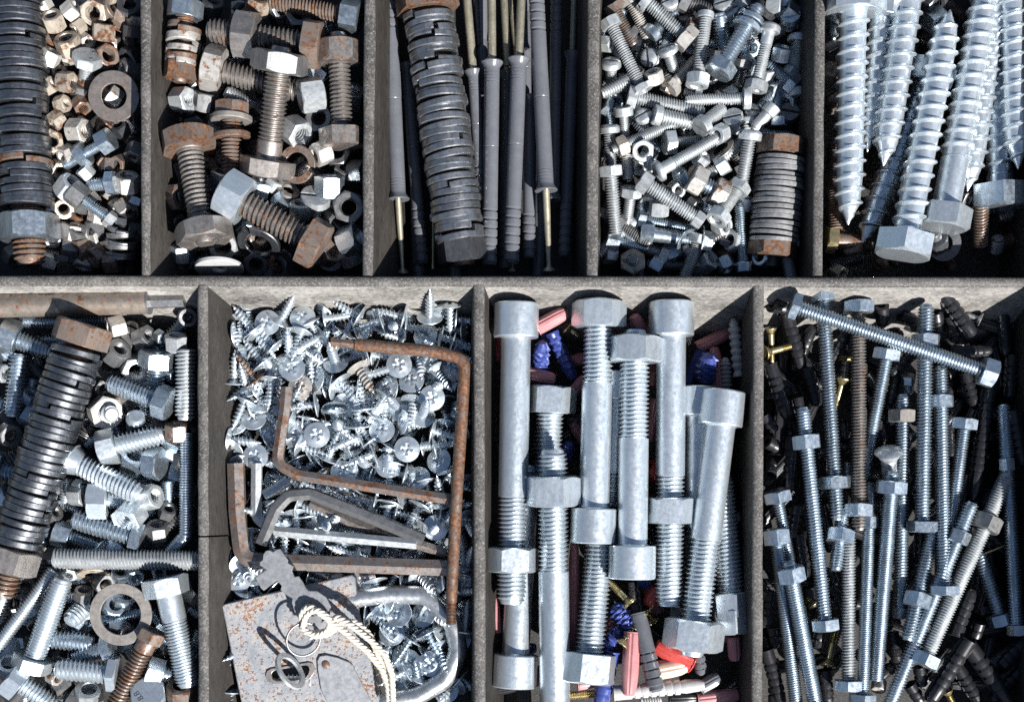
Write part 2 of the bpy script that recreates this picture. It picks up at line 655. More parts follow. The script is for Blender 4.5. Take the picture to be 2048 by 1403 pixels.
def split_mb(mb, ro, ri, t, gap=0.30, lift=0.45, seg=34):
    """Spring washer: a ring cut through, its two ends sprung apart along the axis."""
    V, F = [], []
    b = 0.15 * t
    sec = [(ri + b, -t / 2), (ro - b, -t / 2), (ro, -t / 2 + b), (ro, t / 2 - b), (ro - b, t / 2), (ri + b, t / 2), (ri, t / 2 - b), (ri, -t / 2 + b)]
    m = len(sec)
    for j in range(seg + 1):
        u = j / seg
        a = gap / 2 + (2 * math.pi - gap) * u
        dz = (u - 0.5) * lift * t
        for r, z in sec:
            V.append((r * math.cos(a), r * math.sin(a), z + dz))
    for j in range(seg):
        for q in range(m):
            k = (q + 1) % m
            F.append((j * m + q, j * m + k, (j + 1) * m + k, (j + 1) * m + q))
    F.append(tuple(range(m))[::-1])
    F.append(tuple(seg * m + q for q in range(m)))
    mb.add(V, F)

def shank_mesh(d, z0, zs, L, mat, pitch, tip='cut', body=1.0):
    def mk():
        mb = MB()
        ro, ri = d / 2, d / 2 - 0.66 * pitch
        seg = 26 if d > 40 else 18
        if zs > z0 + 0.5:
            lathe(mb, [(d * 0.5 * body + (0.06 * d if z0 > 1 else 0), z0), (d * 0.5 * body, z0 + 0.05 * d), (d * 0.5 * body, zs - 0.03 * d), (ri, zs + 0.04 * d)], 28)
        e = L - 0.10 * d
        tp = None
        if tip == 'cut':
            tp = ([zs, e - 0.3 * d, e], [1, 1, 0.90])
            lathe(mb, [(ri * 0.97, e - 1.5 * pitch), (ri * 0.97, e), (ri * 0.86, L), (0.01, L)], seg)
            thread(mb, zs, e, ro, ri, pitch, seg, PV, tp)
        elif tip == 'wood':
            cone = min(1.15 * d, (L - zs) * 0.5)
            tp = ([zs, L - cone, L], [1, 1, 0.03])
            thread(mb, zs, L, ro, ri, pitch, seg + 4, PW, tp)
        return mb.mesh('shank', mat)
    return mk()

def bolt(hx, hy, tx, ty, d, zh, zt, m='zinc', head='hex', af=1.62, hh=0.66, nuts=(), smooth=0.0, pitch=0.19, mh=None, mn=None,
         nut_h=0.85, nut_af=None, tip='cut', label=None, name=None, kind=None, cat=None, spin=None, washers=(), body=1.0):
    """A bolt, screw or stud from its head end (hx, hy) to its tip (tx, ty)."""
    d = d / SC()
    a, b = P(hx, hy, zh), P(tx, ty, zt)
    ax = b - a
    L = ax.length
    mh, mn = mh or m, mn or mh or m
    if head == 'none':
        name, kind, cat = name or 'threaded_rod', kind or 'threaded stud', cat or 'threaded rod'
    elif head in ('cheese', 'dome'):
        name, kind, cat = name or 'slotted_screw', kind or ('slotted screw' if head == 'cheese' else 'round-head screw'), cat or 'screw'
        af, hh = (1.62 if af == 1.62 else af), (0.62 if hh == 0.66 else hh)
    elif head == 'socket':
        name, kind, cat = name or 'socket_head_bolt', kind or 'cylinder-head bolt', cat or 'bolt'
    elif head == 'flat':
        name, kind, cat = name or 'countersunk_screw', kind or 'countersunk screw', cat or 'screw'
    else:
        name, kind, cat = name or 'hex_bolt', kind or ('hex bolt and nut' if nuts else 'hex bolt'), cat or 'bolt'
    o = thing(name, cat, a, ax, kind, pose_long(ax, head != 'none'), LOOK.get(mh if head != 'none' else m, ''), label,
              spin if spin is not None else R.choice((-1, 1)) * R.uniform(0.15, 0.45) + math.pi / 2)
    z0 = 0.0
    if head != 'none':
        z0 = hh * d
        link('head', head_mesh(head, d, af * d, hh * d, mh), o)
    zs = z0 + smooth * (L - z0) if smooth else z0 + 0.02
    link('shank', shank_mesh(d, z0, zs, L, m, max(1.6, pitch * d), tip, body), o)
    for q, t in enumerate(nuts):
        nm = link('nut', nut_mesh((nut_af or af) * d, nut_h * d, d * 0.49, mn if not isinstance(mn, (list, tuple)) else mn[q]), o)
        nm.location = (0, 0, t * L * K)
        nm.rotation_euler = (0, 0, R.uniform(-0.35, 0.35))
    for t, ro, th, split, mw in washers:
        w = MB()
        (split_mb if split else ring_mb)(w, ro * d, d * 0.55, th * d)
        wm = link('washer', w.mesh('washer', mw), o)
        wm.location = (0, 0, t * L * K)
        wm.rotation_euler = (R.uniform(-.08, .08), R.uniform(-.08, .08), R.uniform(0, 6.28))
    return o

def nut(x, y, af, ax, z=-50, m='nut_rust', h=0.78, hole=0.30, spin=None, label=None):
    """A loose hex nut; ax = (right, down, up) direction of its hole."""
    s = SC()
    af = af / s
    a = Vector((ax[0], -ax[1], ax[2]))
    o = link('hex_nut', nut_mesh(round(af), round(af * h), round(af * hole, 1), m))
    mt = basis(a, spin if spin is not None else R.uniform(0, 1.05))
    mt.translation = P(x, y, z) * K
    o.matrix_world = mt
    register(o, 'nut', 'hex nut', pose_flat(a), LOOK[m], label)
    return o

def washer(x, y, od, ax, z=-50, m='nut_rust', idf=0.52, t=0.09, split=False, spin=None, label=None):
    s = SC()
    od = od / s
    a = Vector((ax[0], -ax[1], ax[2]))
    mb = MB()
    if split:
        split_mb(mb, od / 2, od / 2 * idf, od * t, lift=0.8)
    else:
        ring_mb(mb, od / 2, od / 2 * idf, od * t, 44)
    nm = 'spring_washer' if split else 'flat_washer'
    o = link(nm, mb.mesh(nm, m))
    mt = basis(a, spin if spin is not None else R.uniform(0, 6))
    mt.translation = P(x, y, z) * K
    o.matrix_world = mt
    register(o, 'washer', 'spring washer' if split else 'flat washer', pose_flat(a), LOOK[m], label)
    return o

def stack(hx, hy, tx, ty, ro, zh, zt, w0, w1, t, label, d=0.6, m='spring_steel', mh='rust', mn='rust', mt='rust', head_af=2.05, head_h=0.9,
          nut_t=None, nut_af=2.05, nut_h=0.9, split=True, tilt=0.05, every=1.0, odd=None, spin=math.pi / 2, nspin=0.0):
    """A bolt packed with washers between head and nut; w0..w1 are fractions of its length."""
    s = SC()
    ro = ro / s
    t = t / s
    a, b = P(hx, hy, zh), P(tx, ty, zt)
    ax = b - a
    L = ax.length
    o = thing('bolt_with_washers', 'bolt', a, ax, 'bolt packed with washers', pose_long(ax), LOOK[m], label, spin)
    dd = ro * 2 * d
    link('head', head_mesh('hex', dd, head_af * ro, head_h * ro, mh), o)
    link('shank', shank_mesh(dd, head_h * ro, head_h * ro + 1, L, mt, dd * 0.16), o)
    if nut_t:
        nm = link('nut', nut_mesh(nut_af * ro, nut_h * ro, dd * 0.5, mn), o)
        nm.location = (0, 0, nut_t * L * K)
        nm.rotation_euler = (0, 0, nspin)
    z, i = w0 * L, 0
    ph = 0.0
    while z < w1 * L:
        mb = MB()
        r = ro * R.uniform(0.96, 1.02)
        if split:
            split_mb(mb, r, ro * 0.66, t * R.uniform(0.88, 0.97), R.uniform(0.08, 0.20), R.uniform(0.15, 0.8))
        else:
            ring_mb(mb, r, ro * 0.66, t * R.uniform(0.7, 0.9))
        wm = link('washer', mb.mesh('washer', odd if odd and R.random() < 0.12 else m), o)
        wm.location = (R.uniform(-.05, .05) * ro * K, R.uniform(-.05, .05) * ro * K, (z + t / 2) * K)
        ph = ph + R.gauss(0, 0.9)
        wm.rotation_euler = (R.uniform(-tilt, tilt), R.uniform(-tilt, tilt), ph + R.choice([0, 0, 2.1, 4.0]))
        z += t * every * R.uniform(0.97, 1.06)
        i += 1
    return o

def wafer_meshes(m):
    def hd():
        mb = MB()
        r = 26.0
        prof = [0.0, 0.30, 0.50, 0.62]
        dome = lambda q: 7.5 if q < 0.3 else 7.5 - (q - 0.3) * 10 if q < 0.62 else max(2.2, 4.3 - (q - 0.62) * 6)
        cross_cap(mb, r, 2.3, 10.5, 6.5, dome)
        lathe(mb, [(r, -2.2), (r * 1.02, -1.2), (r, 0), (r * 0.6, 1.0), (8, 3.5), (5, 4)], 32)
        return mb.mesh('wafer_head', m)
    def sh():
        mb = MB()
        thread(mb, 2.0, 66.0, 10.0, 6.4, 8.4, 14, [(0, 0), (0.45, 0), (0.72, 1), (0.82, 1)], ([2, 44, 66], [1.0, 1.0, 0.04]))
        return mb.mesh('wafer_shank', m)
    return cached(('wh', m), hd), cached(('ws', m), sh)

def wafer(x, y, dx, dy, dz, z=-40, m='zinc', label=None):
    """Wafer-head self-tapping screw: head centre and the direction its point goes (right, down, up)."""
    a = Vector((dx, -dy, dz)).normalized()
    o = thing('wafer_head_screw', 'screw', P(x, y, z), a, 'wafer-head screw', pose_long(a), LOOK[m], label, R.uniform(0, 1.57))
    h, s = wafer_meshes(m)
    link('head', h, o)
    link('shank', s, o)
    return o

def anchor(cx, cy, tx, ty, d, zc, zt, nail_from=None, nail_d=44, label=None, ribs=True, nail_head=None, znail=None, tipcap=False):
    """Frame anchor: collar end (cx, cy) to split end (tx, ty); its hammer nail runs out at the collar to nail_from."""
    s = SC()
    r = d / s / 2
    a, b = P(cx, cy, zc), P(tx, ty, zt)
    ax = b - a
    L = ax.length
    o = thing('frame_anchor', 'anchor', a, ax, 'frame anchor', 'collar ' + ('at top' if a.y > b.y else 'at bottom'), 'grey', label)
    mb = MB()
    pr = [(r * 0.55, 0.2), (r * 1.42, 0), (r * 1.45, 2.0), (r * 1.36, 4.5), (r * 1.08, 11), (r, 15)]
    z = 22
    for q in range(4):
        pr += [(r, z), (r * 0.945, z + 0.6), (r * 0.945, z + 1.4), (r, z + 2)]
        z += 6.5
    pr += [(r, L * 0.42), (r * 0.965, L * 0.42 + 1), (r * 0.965, L * 0.42 + 2), (r, L * 0.42 + 3)]
    zz = L * 0.70
    while zz < L - 14:
        pr += [(r * 0.99, zz), (r * 1.0, zz + 11), (r * 0.84, zz + 13), (r * 0.84, zz + 16)]
        zz += 18
    pr += [(r * 0.92, L - 4), (r * 0.7, L), (0.01, L)]
    def slit(a_, z_, r_):
        return 0.45 if (z_ > L * 0.62 and abs(math.sin(a_)) < 0.12) else 1.0
    lathe(mb, pr, 26, slit)
    link('sleeve', mb.mesh('sleeve', 'grey_nylon'), o)
    if nail_from:
        nx, ny = nail_from
        q = P(nx, ny, zc if znail is None else znail)
        v = q - a
        Ln = v.length
        nb = MB()
        nr = nail_d / s / 2
        if nail_head:
            lathe(nb, [(nr * 0.9, -16), (nr * 0.9, Ln * 0.25), (nr * 0.62, Ln - 12), (nr * 0.75, Ln - 8), (nr * 1.7, Ln - 1), (nr * 1.7, Ln + 1.5), (0.01, Ln + 1.5)], 16)
        else:
            lathe(nb, [(nr, -16), (nr, Ln), (0.01, Ln)], 16)
        n = link('nail', nb.mesh('nail', 'nail_zinc'), o)
        n.matrix_parent_inverse = Matrix.Identity(4)
        w = basis(v)
        w.translation = a * K
        n.matrix_local = o.matrix_world.inverted() @ w
    return o

def plug(ax_, ay_, bx, by, d, za, zb, m='dark_nylon', style='slot', label=None):
    """Wall plug from its open mouth (ax_, ay_) to its nose (bx, by)."""
    s = SC()
    r = d / s / 2
    a, b = P(ax_, ay_, za), P(bx, by, zb)
    ax = b - a
    L = max(ax.length, 8.0)
    o = thing('wall_plug', 'wall plug', a, ax, 'wall plug', pose_long(ax, False), LOOK[m], label, R.uniform(-0.5, 0.5) + math.pi / 2)
    mb = MB()
    pr = [(r * 0.02, L * 0.45), (r * 0.46, L * 0.45), (r * 0.46, 1.0), (r * 0.55, 0), (r * 0.86, 0), (r * 0.97, r * 0.15)]
    if style == 'slot':
        z = L * 0.14
        while z < L * 0.72:
            pr += [(r, z), (r * 1.02, z + r * 0.62), (r * 0.80, z + r * 0.70), (r * 0.86, z + r * 0.95)]
            z += r * 1.05
        pr += [(r * 0.95, L * 0.80), (r * 0.82, L * 0.93), (r * 0.58, L), (0.01, L)]
        def mod(a_, z_, r_):
            if r_ > r * 0.6 and z_ > L * 0.05 and z_ < L * 0.9 and abs(math.cos(a_)) < 0.15:
                return 0.42
            if r_ < r * 0.9 and abs(math.cos(a_)) > 0.75 and r_ > r * 0.6:
                return 1.12
            return 1.0
    elif style == 'rib':
        pr += [(r, L * 0.08), (r * 0.97, L * 0.40)]
        n = 5
        for q in range(n):
            z = L * (0.42 + 0.105 * q)
            pr += [(r * 0.97, z), (r * 1.04, z + L * 0.075), (r * 0.78, z + L * 0.085), (r * 0.78, z + L * 0.10)]
        pr += [(r * 0.85, L * 0.97), (r * 0.55, L), (0.01, L)]
        mod = lambda a_, z_, r_: 1.0
    elif style == 'bead':
        pr += [(r * 0.6, L * 0.1)]
        n = 6
        for q in range(n):
            z = L * (0.12 + 0.125 * q)
            pr += [(r * 0.72, z), (r, z + L * 0.05), (r * 0.98, z + L * 0.085), (r * 0.66, z + L * 0.115)]
        pr += [(r * 0.8, L * 0.90), (r * 0.35, L), (0.01, L)]
        mod = lambda a_, z_, r_: 1.0 if abs(math.cos(a_)) > 0.2 else 0.8
    elif style == 'fin':          # blue plug with crumpled fins
        n = 5
        for q in range(n):
            z = L * (0.1 + 0.15 * q)
            pr += [(r * 0.94, z), (r * 1.04, z + L * 0.06), (r * 0.86, z + L * 0.10)]
        pr += [(r * 0.8, L * 0.9), (r * 0.5, L), (0.01, L)]
        mod = lambda a_, z_, r_: 0.55 if (r_ > r * 0.6 and abs(math.cos(a_)) < 0.16) else 1 + 0.13 * math.sin(5 * a_ + z_ * 0.4)
    else:                          # smooth tapered plug with one long slit
        pr += [(r, L * 0.06), (r, L * 0.62), (r * 0.93, L * 0.82), (r * 0.72, L * 0.97), (r * 0.5, L), (0.01, L)]
        mod = lambda a_, z_, r_: 0.9 if abs(math.sin(3 * a_)) < 0.3 else 1.0
    lathe(mb, pr, 30, mod)
    link('body', mb.mesh('plug_body', m), o)
    # the moulded collar lip at the mouth
    rb = MB()
    ring_mb(rb, r * 1.04, r * 0.5, max(1.0, r * 0.16), 26)
    lip = link('lip', rb.mesh('plug_lip', m), o)
    return o

def bar(pts, d, m, label, rad=24, seg=6, name='hex_key', cat='hex key', kind='hex key', rads=None, twist=0.0):
    """A bent bar along survey points (x, y, z)."""
    s = SC()
    w = [P(x, y, z) for x, y, z in pts]
    o0 = w[0]
    path = arc_path([p - o0 for p in w], rad)
    mb = MB()
    sweep(mb, path, d / s / 2, seg, twist)
    o = link(name, mb.mesh(name, m, 32 if seg == 6 else 50))
    o.location = o0 * K
    register(o, cat, kind, '', LOOK.get(m, ''), label)
    return o, path

# ------------------------------------------------------------------ the table and the tray
def struct(name, me):
    o = link(name, me)
    o['kind'] = 'structure'
    return o
mb = MB()
mb.add([(-9000, -9000, -193), (9000, -9000, -193), (9000, 9000, -193), (-9000, 9000, -193)], [(0, 1, 2, 3)])
struct('ground', mb.mesh('ground', 'table'))

DEP = 175.0
def wall_mesh(name, p0, p1, w0, w1, dl, dr, ztop, mat, mat_r=None, seg=14):
    """Tray wall from p0 to p1 (plan units) with top widths w0, w1 and drafted sides (dl: left side, dr: right side, looking from p0 to p1)."""
    a, b = Vector((p0[0] - 1024, 701 - p0[1], 0)), Vector((p1[0] - 1024, 701 - p1[1], 0))
    d = (b - a).normalized()
    n = Vector((-d.y, d.x, 0))            # left of the run
    V, F, MI = [], [], []
    rr = random.Random(int(p0[0] + p1[1]))
    sec = 8
    for i in range(seg + 1):
        t = i / seg
        p = a.lerp(b, t)
        w = w0 + (w1 - w0) * t
        j1, j2 = rr.uniform(-0.9, 0.9), rr.uniform(-0.9, 0.9)
        for off, z in ((w / 2 + dl * DEP, -DEP), (w / 2 + dl * 6 + j1, -6), (w / 2 - 1 + j1, ztop - 2), (w / 2 - 4.5 + j1, ztop),
                       (-w / 2 + 4.5 + j2, ztop), (-w / 2 + 1 + j2, ztop - 2), (-w / 2 - dr * 6 + j2, -6), (-w / 2 - dr * DEP, -DEP)):
            q = p + n * off
            V.append((q.x, q.y, z))
    for i in range(seg):
        for j in range(sec - 1):
            F.append((i * sec + j, i * sec + j + 1, (i + 1) * sec + j + 1, (i + 1) * sec + j))
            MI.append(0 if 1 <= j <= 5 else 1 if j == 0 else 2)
    F.append(tuple(range(sec)))
    F.append(tuple(seg * sec + j for j in range(sec))[::-1])
    MI += [1, 1]
    me = bpy.data.meshes.new(name)
    me.from_pydata((np.array(V) * K).tolist(), [], F)
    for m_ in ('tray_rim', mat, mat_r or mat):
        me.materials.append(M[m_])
    me.polygons.foreach_set('material_index', MI)
    me.shade_smooth()
    me.set_sharp_from_angle(angle=math.radians(50))
    return me

tray = bpy.data.objects.new('sorting_tray', None)
C.objects.link(tray)
tray['label'] = 'weathered grey tray whose divider walls split the loose hardware into bins'
tray['category'] = 'tray'
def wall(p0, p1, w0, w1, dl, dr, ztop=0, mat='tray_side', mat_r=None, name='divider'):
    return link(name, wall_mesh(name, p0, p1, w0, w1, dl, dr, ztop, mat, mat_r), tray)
mb = MB()
mb.add([(-1420, -1040, -DEP), (1120, -1040, -DEP), (1120, 1070, -DEP), (-1420, 1070, -DEP),
        (-1420, -1040, -DEP - 14), (1120, -1040, -DEP - 14), (1120, 1070, -DEP - 14), (-1420, 1070, -DEP - 14)],
       [(0, 1, 2, 3), (7, 6, 5, 4), (0, 4, 5, 1), (1, 5, 6, 2), (2, 6, 7, 3), (3, 7, 4, 0)])
link('tray_floor', mb.mesh('tray_floor', 'tray_floor'), tray)
# run west to east: left side of the run is north
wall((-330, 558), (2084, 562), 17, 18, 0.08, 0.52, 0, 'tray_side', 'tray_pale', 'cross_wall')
wall((-330, -330), (2084, -330), 22, 22, 0.1, 0.1, 0, name='outer_wall')
wall((-330, 1700), (2084, 1700), 22, 22, 0.1, 0.1, 0, name='outer_wall')
wall((-330, -319), (-330, 1689), 22, 22, 0.2, 0.1, -1, name='outer_wall')
wall((2092, -319), (2092, 1689), 22, 22, 0.1, 0.1, 45, name='outer_wall')  # out of view; raised above the rim to shade the right-hand bins
# run north to south: left side of the run is east
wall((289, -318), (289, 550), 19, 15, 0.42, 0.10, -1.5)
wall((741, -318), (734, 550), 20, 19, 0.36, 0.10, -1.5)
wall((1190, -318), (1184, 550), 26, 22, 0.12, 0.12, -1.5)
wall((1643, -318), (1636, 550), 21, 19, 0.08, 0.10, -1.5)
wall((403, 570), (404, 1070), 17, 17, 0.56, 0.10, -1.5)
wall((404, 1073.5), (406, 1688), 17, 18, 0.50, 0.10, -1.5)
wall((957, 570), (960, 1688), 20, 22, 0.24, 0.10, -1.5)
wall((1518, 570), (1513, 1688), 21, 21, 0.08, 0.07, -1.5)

# ------------------------------------------------------------------ bin of rusty nuts (top left)
BIN[0] = 'A'
view('A')
stack(62, -330, 152, 1330, 138, -34, -42, 0.03, 0.808, 36, 'long stack of dark spring washers along the left edge, zinc nut at its foot',
      mh='rust', mn='zinc', nut_t=0.885, nut_af=2.0, nut_h=0.98, odd='rust', nspin=math.pi / 6 + 0.15)
A_N = [  # x, y, across flats, axis (right, down, up), z, material
 (225, 30, 82, (-.3, -.7, .5), -52, 'nut_rust'), (268, 105, 104, (-.05, -.55, .8), -45, 'nut_rust'), (360, 50, 92, (.7, -.4, .3), -50, 'galvanised_stained'),
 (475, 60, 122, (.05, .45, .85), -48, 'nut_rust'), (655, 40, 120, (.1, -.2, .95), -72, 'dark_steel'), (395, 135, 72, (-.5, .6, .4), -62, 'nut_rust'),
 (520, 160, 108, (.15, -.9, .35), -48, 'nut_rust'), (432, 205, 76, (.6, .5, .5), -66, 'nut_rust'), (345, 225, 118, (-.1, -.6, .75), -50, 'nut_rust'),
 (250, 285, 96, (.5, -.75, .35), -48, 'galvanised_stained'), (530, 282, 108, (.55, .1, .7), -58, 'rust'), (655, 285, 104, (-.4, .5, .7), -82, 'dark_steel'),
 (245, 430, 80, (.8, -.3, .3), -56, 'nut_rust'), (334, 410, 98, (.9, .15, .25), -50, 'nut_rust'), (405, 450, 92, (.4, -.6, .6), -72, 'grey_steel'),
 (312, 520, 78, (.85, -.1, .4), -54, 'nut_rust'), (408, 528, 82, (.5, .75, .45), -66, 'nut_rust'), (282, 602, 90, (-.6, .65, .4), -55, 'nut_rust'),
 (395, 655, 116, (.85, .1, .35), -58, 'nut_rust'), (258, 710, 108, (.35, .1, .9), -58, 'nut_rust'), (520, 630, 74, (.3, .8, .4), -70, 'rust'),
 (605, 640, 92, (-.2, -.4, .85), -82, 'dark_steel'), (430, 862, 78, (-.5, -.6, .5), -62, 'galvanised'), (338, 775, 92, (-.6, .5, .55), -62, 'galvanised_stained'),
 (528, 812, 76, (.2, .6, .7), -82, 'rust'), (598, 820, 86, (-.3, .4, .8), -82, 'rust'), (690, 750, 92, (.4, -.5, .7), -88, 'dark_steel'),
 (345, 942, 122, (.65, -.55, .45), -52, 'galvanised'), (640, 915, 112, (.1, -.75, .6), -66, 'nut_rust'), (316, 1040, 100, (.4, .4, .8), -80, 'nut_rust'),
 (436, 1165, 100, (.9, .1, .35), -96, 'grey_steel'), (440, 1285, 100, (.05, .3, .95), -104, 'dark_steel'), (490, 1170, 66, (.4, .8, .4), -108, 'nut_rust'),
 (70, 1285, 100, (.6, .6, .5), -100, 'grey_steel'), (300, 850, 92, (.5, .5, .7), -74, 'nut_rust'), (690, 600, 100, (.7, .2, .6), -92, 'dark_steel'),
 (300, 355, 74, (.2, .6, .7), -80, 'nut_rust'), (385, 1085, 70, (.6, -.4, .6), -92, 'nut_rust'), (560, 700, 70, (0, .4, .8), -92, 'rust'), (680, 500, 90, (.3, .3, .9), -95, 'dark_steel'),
 (300, 150, 74, (.4, .2, .8), -84, 'nut_rust'), (560, 470, 78, (.5, -.6, .6), -92, 'nut_rust'), (480, 480, 70, (-.6, .3, .7), -88, 'nut_rust'), (345, 600, 74, (.4, .4, .8), -90, 'nut_rust'),
 (300, -60, 100, (.3, .6, .6), -52, 'nut_rust'), (560, -30, 100, (-.4, .3, .8), -62, 'nut_rust'), (300, 680, 70, (-.5, .2, .7), -92, 'nut_rust')]
for i_, r in enumerate(A_N):
    nut(r[0], r[1], r[2], r[3], r[4], ('galvanised_stained', 'nut_rust', 'rust', 'nut_rust', 'galvanised_stained', 'nut_rust', 'nut_rust')[i_ % 7] if r[5] == 'nut_rust' else r[5])
dotted = bolt(440, 272, 425, 450, 72, -26, -84, 'galvanised', af=1.85, hh=0.72, label='pale hex bolt with two round dots stamped on its tilted head')
for sx_ in (-1, 1):
    mb = MB()
    ring_mb(mb, 3.2, 1.5, 1.6, 14)
    dm = link('stamped_dot', mb.mesh('stamped_dot', 'grey_steel'), dotted)
    dm.location = (sx_ * 13 * K, -9 * K, 0)
washer(572, 482, 258, (.06, .08, 1), -38, 'key_rust', 0.5, 0.07, label='large flat rusty washer leaning among nuts beside the right divider')
washer(562, 35, 120, (.9, -.1, .4), -60, 'rust', 0.5, 0.2)
bolt(668, 128, 660, 300, 50, -66, -92, 'dark_steel', af=1.85, hh=1.1)
bolt(560, 690, 320, 830, 56, -34, -62, 'zinc', af=2.05, hh=1.25, nuts=(0.60,), nut_h=1.0, label='stubby zinc bolt with a nut threaded halfway, lying diagonally under the large washer')
bolt(352, 950, 565, 1110, 62, -42, -66, 'zinc', af=1.9, hh=1.3, nuts=(0.95,), nut_af=1.3, nut_h=0.8, mh='grey_steel', mn='galvanised', label='short bolt with a grey hex head and pale nut near the lower washer pile')
bolt(585, 915, 440, 925, 70, -60, -68, 'zinc', af=1.6, hh=0.7)
bolt(690, 985, 655, 1100, 50, -84, -92, 'zinc', af=1.7, hh=0.8)
bolt(640, 1065, 635, 1180, 44, -72, -110, 'dark_steel', af=1.8, hh=1.0)
bolt(336, 1130, 325, 1330, 62, -88, -102, 'dark_steel', af=1.35, hh=0.9, nuts=(0.82,), nut_af=2.0, nut_h=.6)
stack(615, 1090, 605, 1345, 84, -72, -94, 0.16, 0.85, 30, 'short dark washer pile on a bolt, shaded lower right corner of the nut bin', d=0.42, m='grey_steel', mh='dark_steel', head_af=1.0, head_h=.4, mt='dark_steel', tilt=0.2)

# ------------------------------------------------------------------ bin of big rusty bolts
BIN[0] = 'B'
view('B')
bolt(885, 228, 316, 148, 124, -22, -28, 'brown_steel', mh='rust', mn='brown_steel', af=1.82, hh=0.70, nuts=(0.66,), nut_h=0.94, label='big rusty bolt lying level near the top of its bin, nut halfway along', spin=0.1 + math.pi / 2)
bolt(296, 336, 770, 455, 120, -46, -58, 'brown_steel', mh='galvanised_stained', af=1.85, hh=0.82, label='short rust-streaked bolt whose shank passes under the upright bolt', pitch=0.185)
bolt(606, 880, 684, 232, 130, -55, 18, 'brown_steel', mh='brown_steel', mn='grey_steel', af=1.95, hh=0.66, nuts=(0.882,), nut_h=0.80, smooth=0.17, pitch=0.16, label='big upright brown bolt with a thick grey nut at its raised top end', spin=math.pi / 6 + 0.1)
bolt(990, 735, 966, 166, 112, -34, -22, 'brown_steel', mh='brown_steel', af=1.85, hh=0.80, nuts=(0.83,), nut_h=1.02, label='brown nutted bolt standing along the right divider, half in shade', spin=math.pi / 2 + .2)
bolt(208, 664, 306, 1222, 134, -38, -8, 'brown_steel', mh='rust', mn='brown_steel', af=1.92, hh=0.72, nuts=(0.90,), nut_h=0.72, label='large rusty bolt leaning beside the left wall, tilted nut at its foot', smooth=0.04)
bolt(436, 512, 428, 905, 102, -44, -50, 'rust', af=1.65, hh=0.66, label='thin rust-brown bolt with two loose spring washers under its head',
     washers=((0.22, 1.05, 0.30, True, 'washer_grey'), (0.42, 0.95, 0.3, True, 'rust')))
bolt(892, 1242, 392, 955, 138, -30, -16, 'brown_steel', mh='rust', mn='bright_zinc', af=1.72, hh=0.72, nuts=(0.895,), nut_af=1.72, nut_h=1.0, label='big diagonal rusty bolt with a bright zinc nut on its upper left end', spin=math.pi / 2 + .25)
stack(206, 4, 172, 412, 84, -22, -30, 0.30, 0.72, 33, 'stubby bolt packed with split washers, zinc head and rusty nut, by the upper divider', d=0.55, m='galvanised_stained', mh='zinc', mn='rust', nut_t=0.86, nut_h=1.05, nut_af=1.8, head_af=1.95, head_h=1.0, odd='rust', tilt=.1)
bolt(1078, 88, 620, 0, 92, -30, -44, 'rust', mh='zinc', af=1.75, hh=1.0, label='rusty threaded bolt with a zinc head running along the very top edge')
bolt(505, 520, 404, 455, 78, -62, -36, 'galvanised', head='none', label='short pale stud whose smooth round end faces up')
B_N = [
 (190, 500, 118, (.85, .1, .5), -46, 'galvanised'), (302, 508, 118, (.2, -.85, .4), -58, 'grey_steel'), (262, 432, 78, (.5, .5, .6), -70, 'galvanised'),
 (778, 82, 138, (.1, -.1, 1), -66, 'grey_steel'), (562, 28, 112, (.3, -.7, .6), -48, 'nut_rust'), (664, 45, 88, (.6, .3, .6), -60, 'zinc'), (330, 32, 112, (.4, -.5, .7), -76, 'dark_steel'),
 (832, 474, 158, (-.93, .22, .28), -34, 'galvanised'), (756, 660, 138, (.7, .6, .5), -52, 'galvanised'), (880, 596, 130, (-.1, .1, 1), -66, 'grey_steel'),
 (882, 768, 110, (-.75, .45, .45), -50, 'galvanised_stained'), (960, 762, 140, (.1, .05, 1), -78, 'dark_steel'), (392, 905, 128, (.2, -.85, .45), -62, 'zinc'),
 (576, 940, 108, (.35, -.8, .45), -64, 'zinc'), (642, 918, 82, (.6, -.6, .5), -66, 'galvanised'), (690, 1012, 98, (.75, -.4, .5), -64, 'zinc'),
 (780, 1050, 104, (.1, -.75, .6), -58, 'zinc'), (926, 932, 140, (.05, -.92, .35), -58, 'zinc'), (1022, 1040, 150, (.08, .12, 1), -64, 'grey_steel'),
 (150, 985, 128, (.8, .1, .5), -62, 'rust'), (500, 1135, 88, (.2, .8, .5), -80, 'zinc'), (392, 1225, 140, (.15, .3, .9), -70, 'grey_steel'),
 (1032, 1200, 138, (.8, -.25, .45), -58, 'zinc'), (182, 1262, 112, (.1, -.85, .5), -74, 'zinc'), (560, 1312, 120, (.1, .4, .9), -98, 'dark_steel'),
 (940, 1110, 110, (.6, .4, .7), -86, 'dark_steel'), (1068, 860, 110, (.85, .1, .4), -72, 'grey_steel'), (925, 110, 100, (.5, .5, .7), -76, 'zinc'),
 (280, 330, 84, (.5, .2, .8), -82, 'grey_steel'), (1000, 870, 112, (.2, -.6, .7), -84, 'grey_steel'), (660, 1300, 100, (.5, .4, .7), -92, 'rust'),
 (480, 60, 84, (.6, .2, .6), -80, 'dark_steel'), (720, 1290, 90, (-.5, .3, .8), -96, 'dark_steel'), (250, 640, 120, (.2, .4, .9), -84, 'dark_steel'),
 (530, 560, 100, (.4, .5, .7), -84, 'grey_steel'), (620, 600, 110, (.4, -.3, .8), -92, 'dark_steel'), (160, 1110, 90, (.7, .4, .5), -86, 'grey_steel'), (920, 1270, 110, (.6, -.2, .6), -84, 'brown_steel')]
for r in B_N:
    nut(r[0], r[1], r[2], r[3], r[4], r[5])
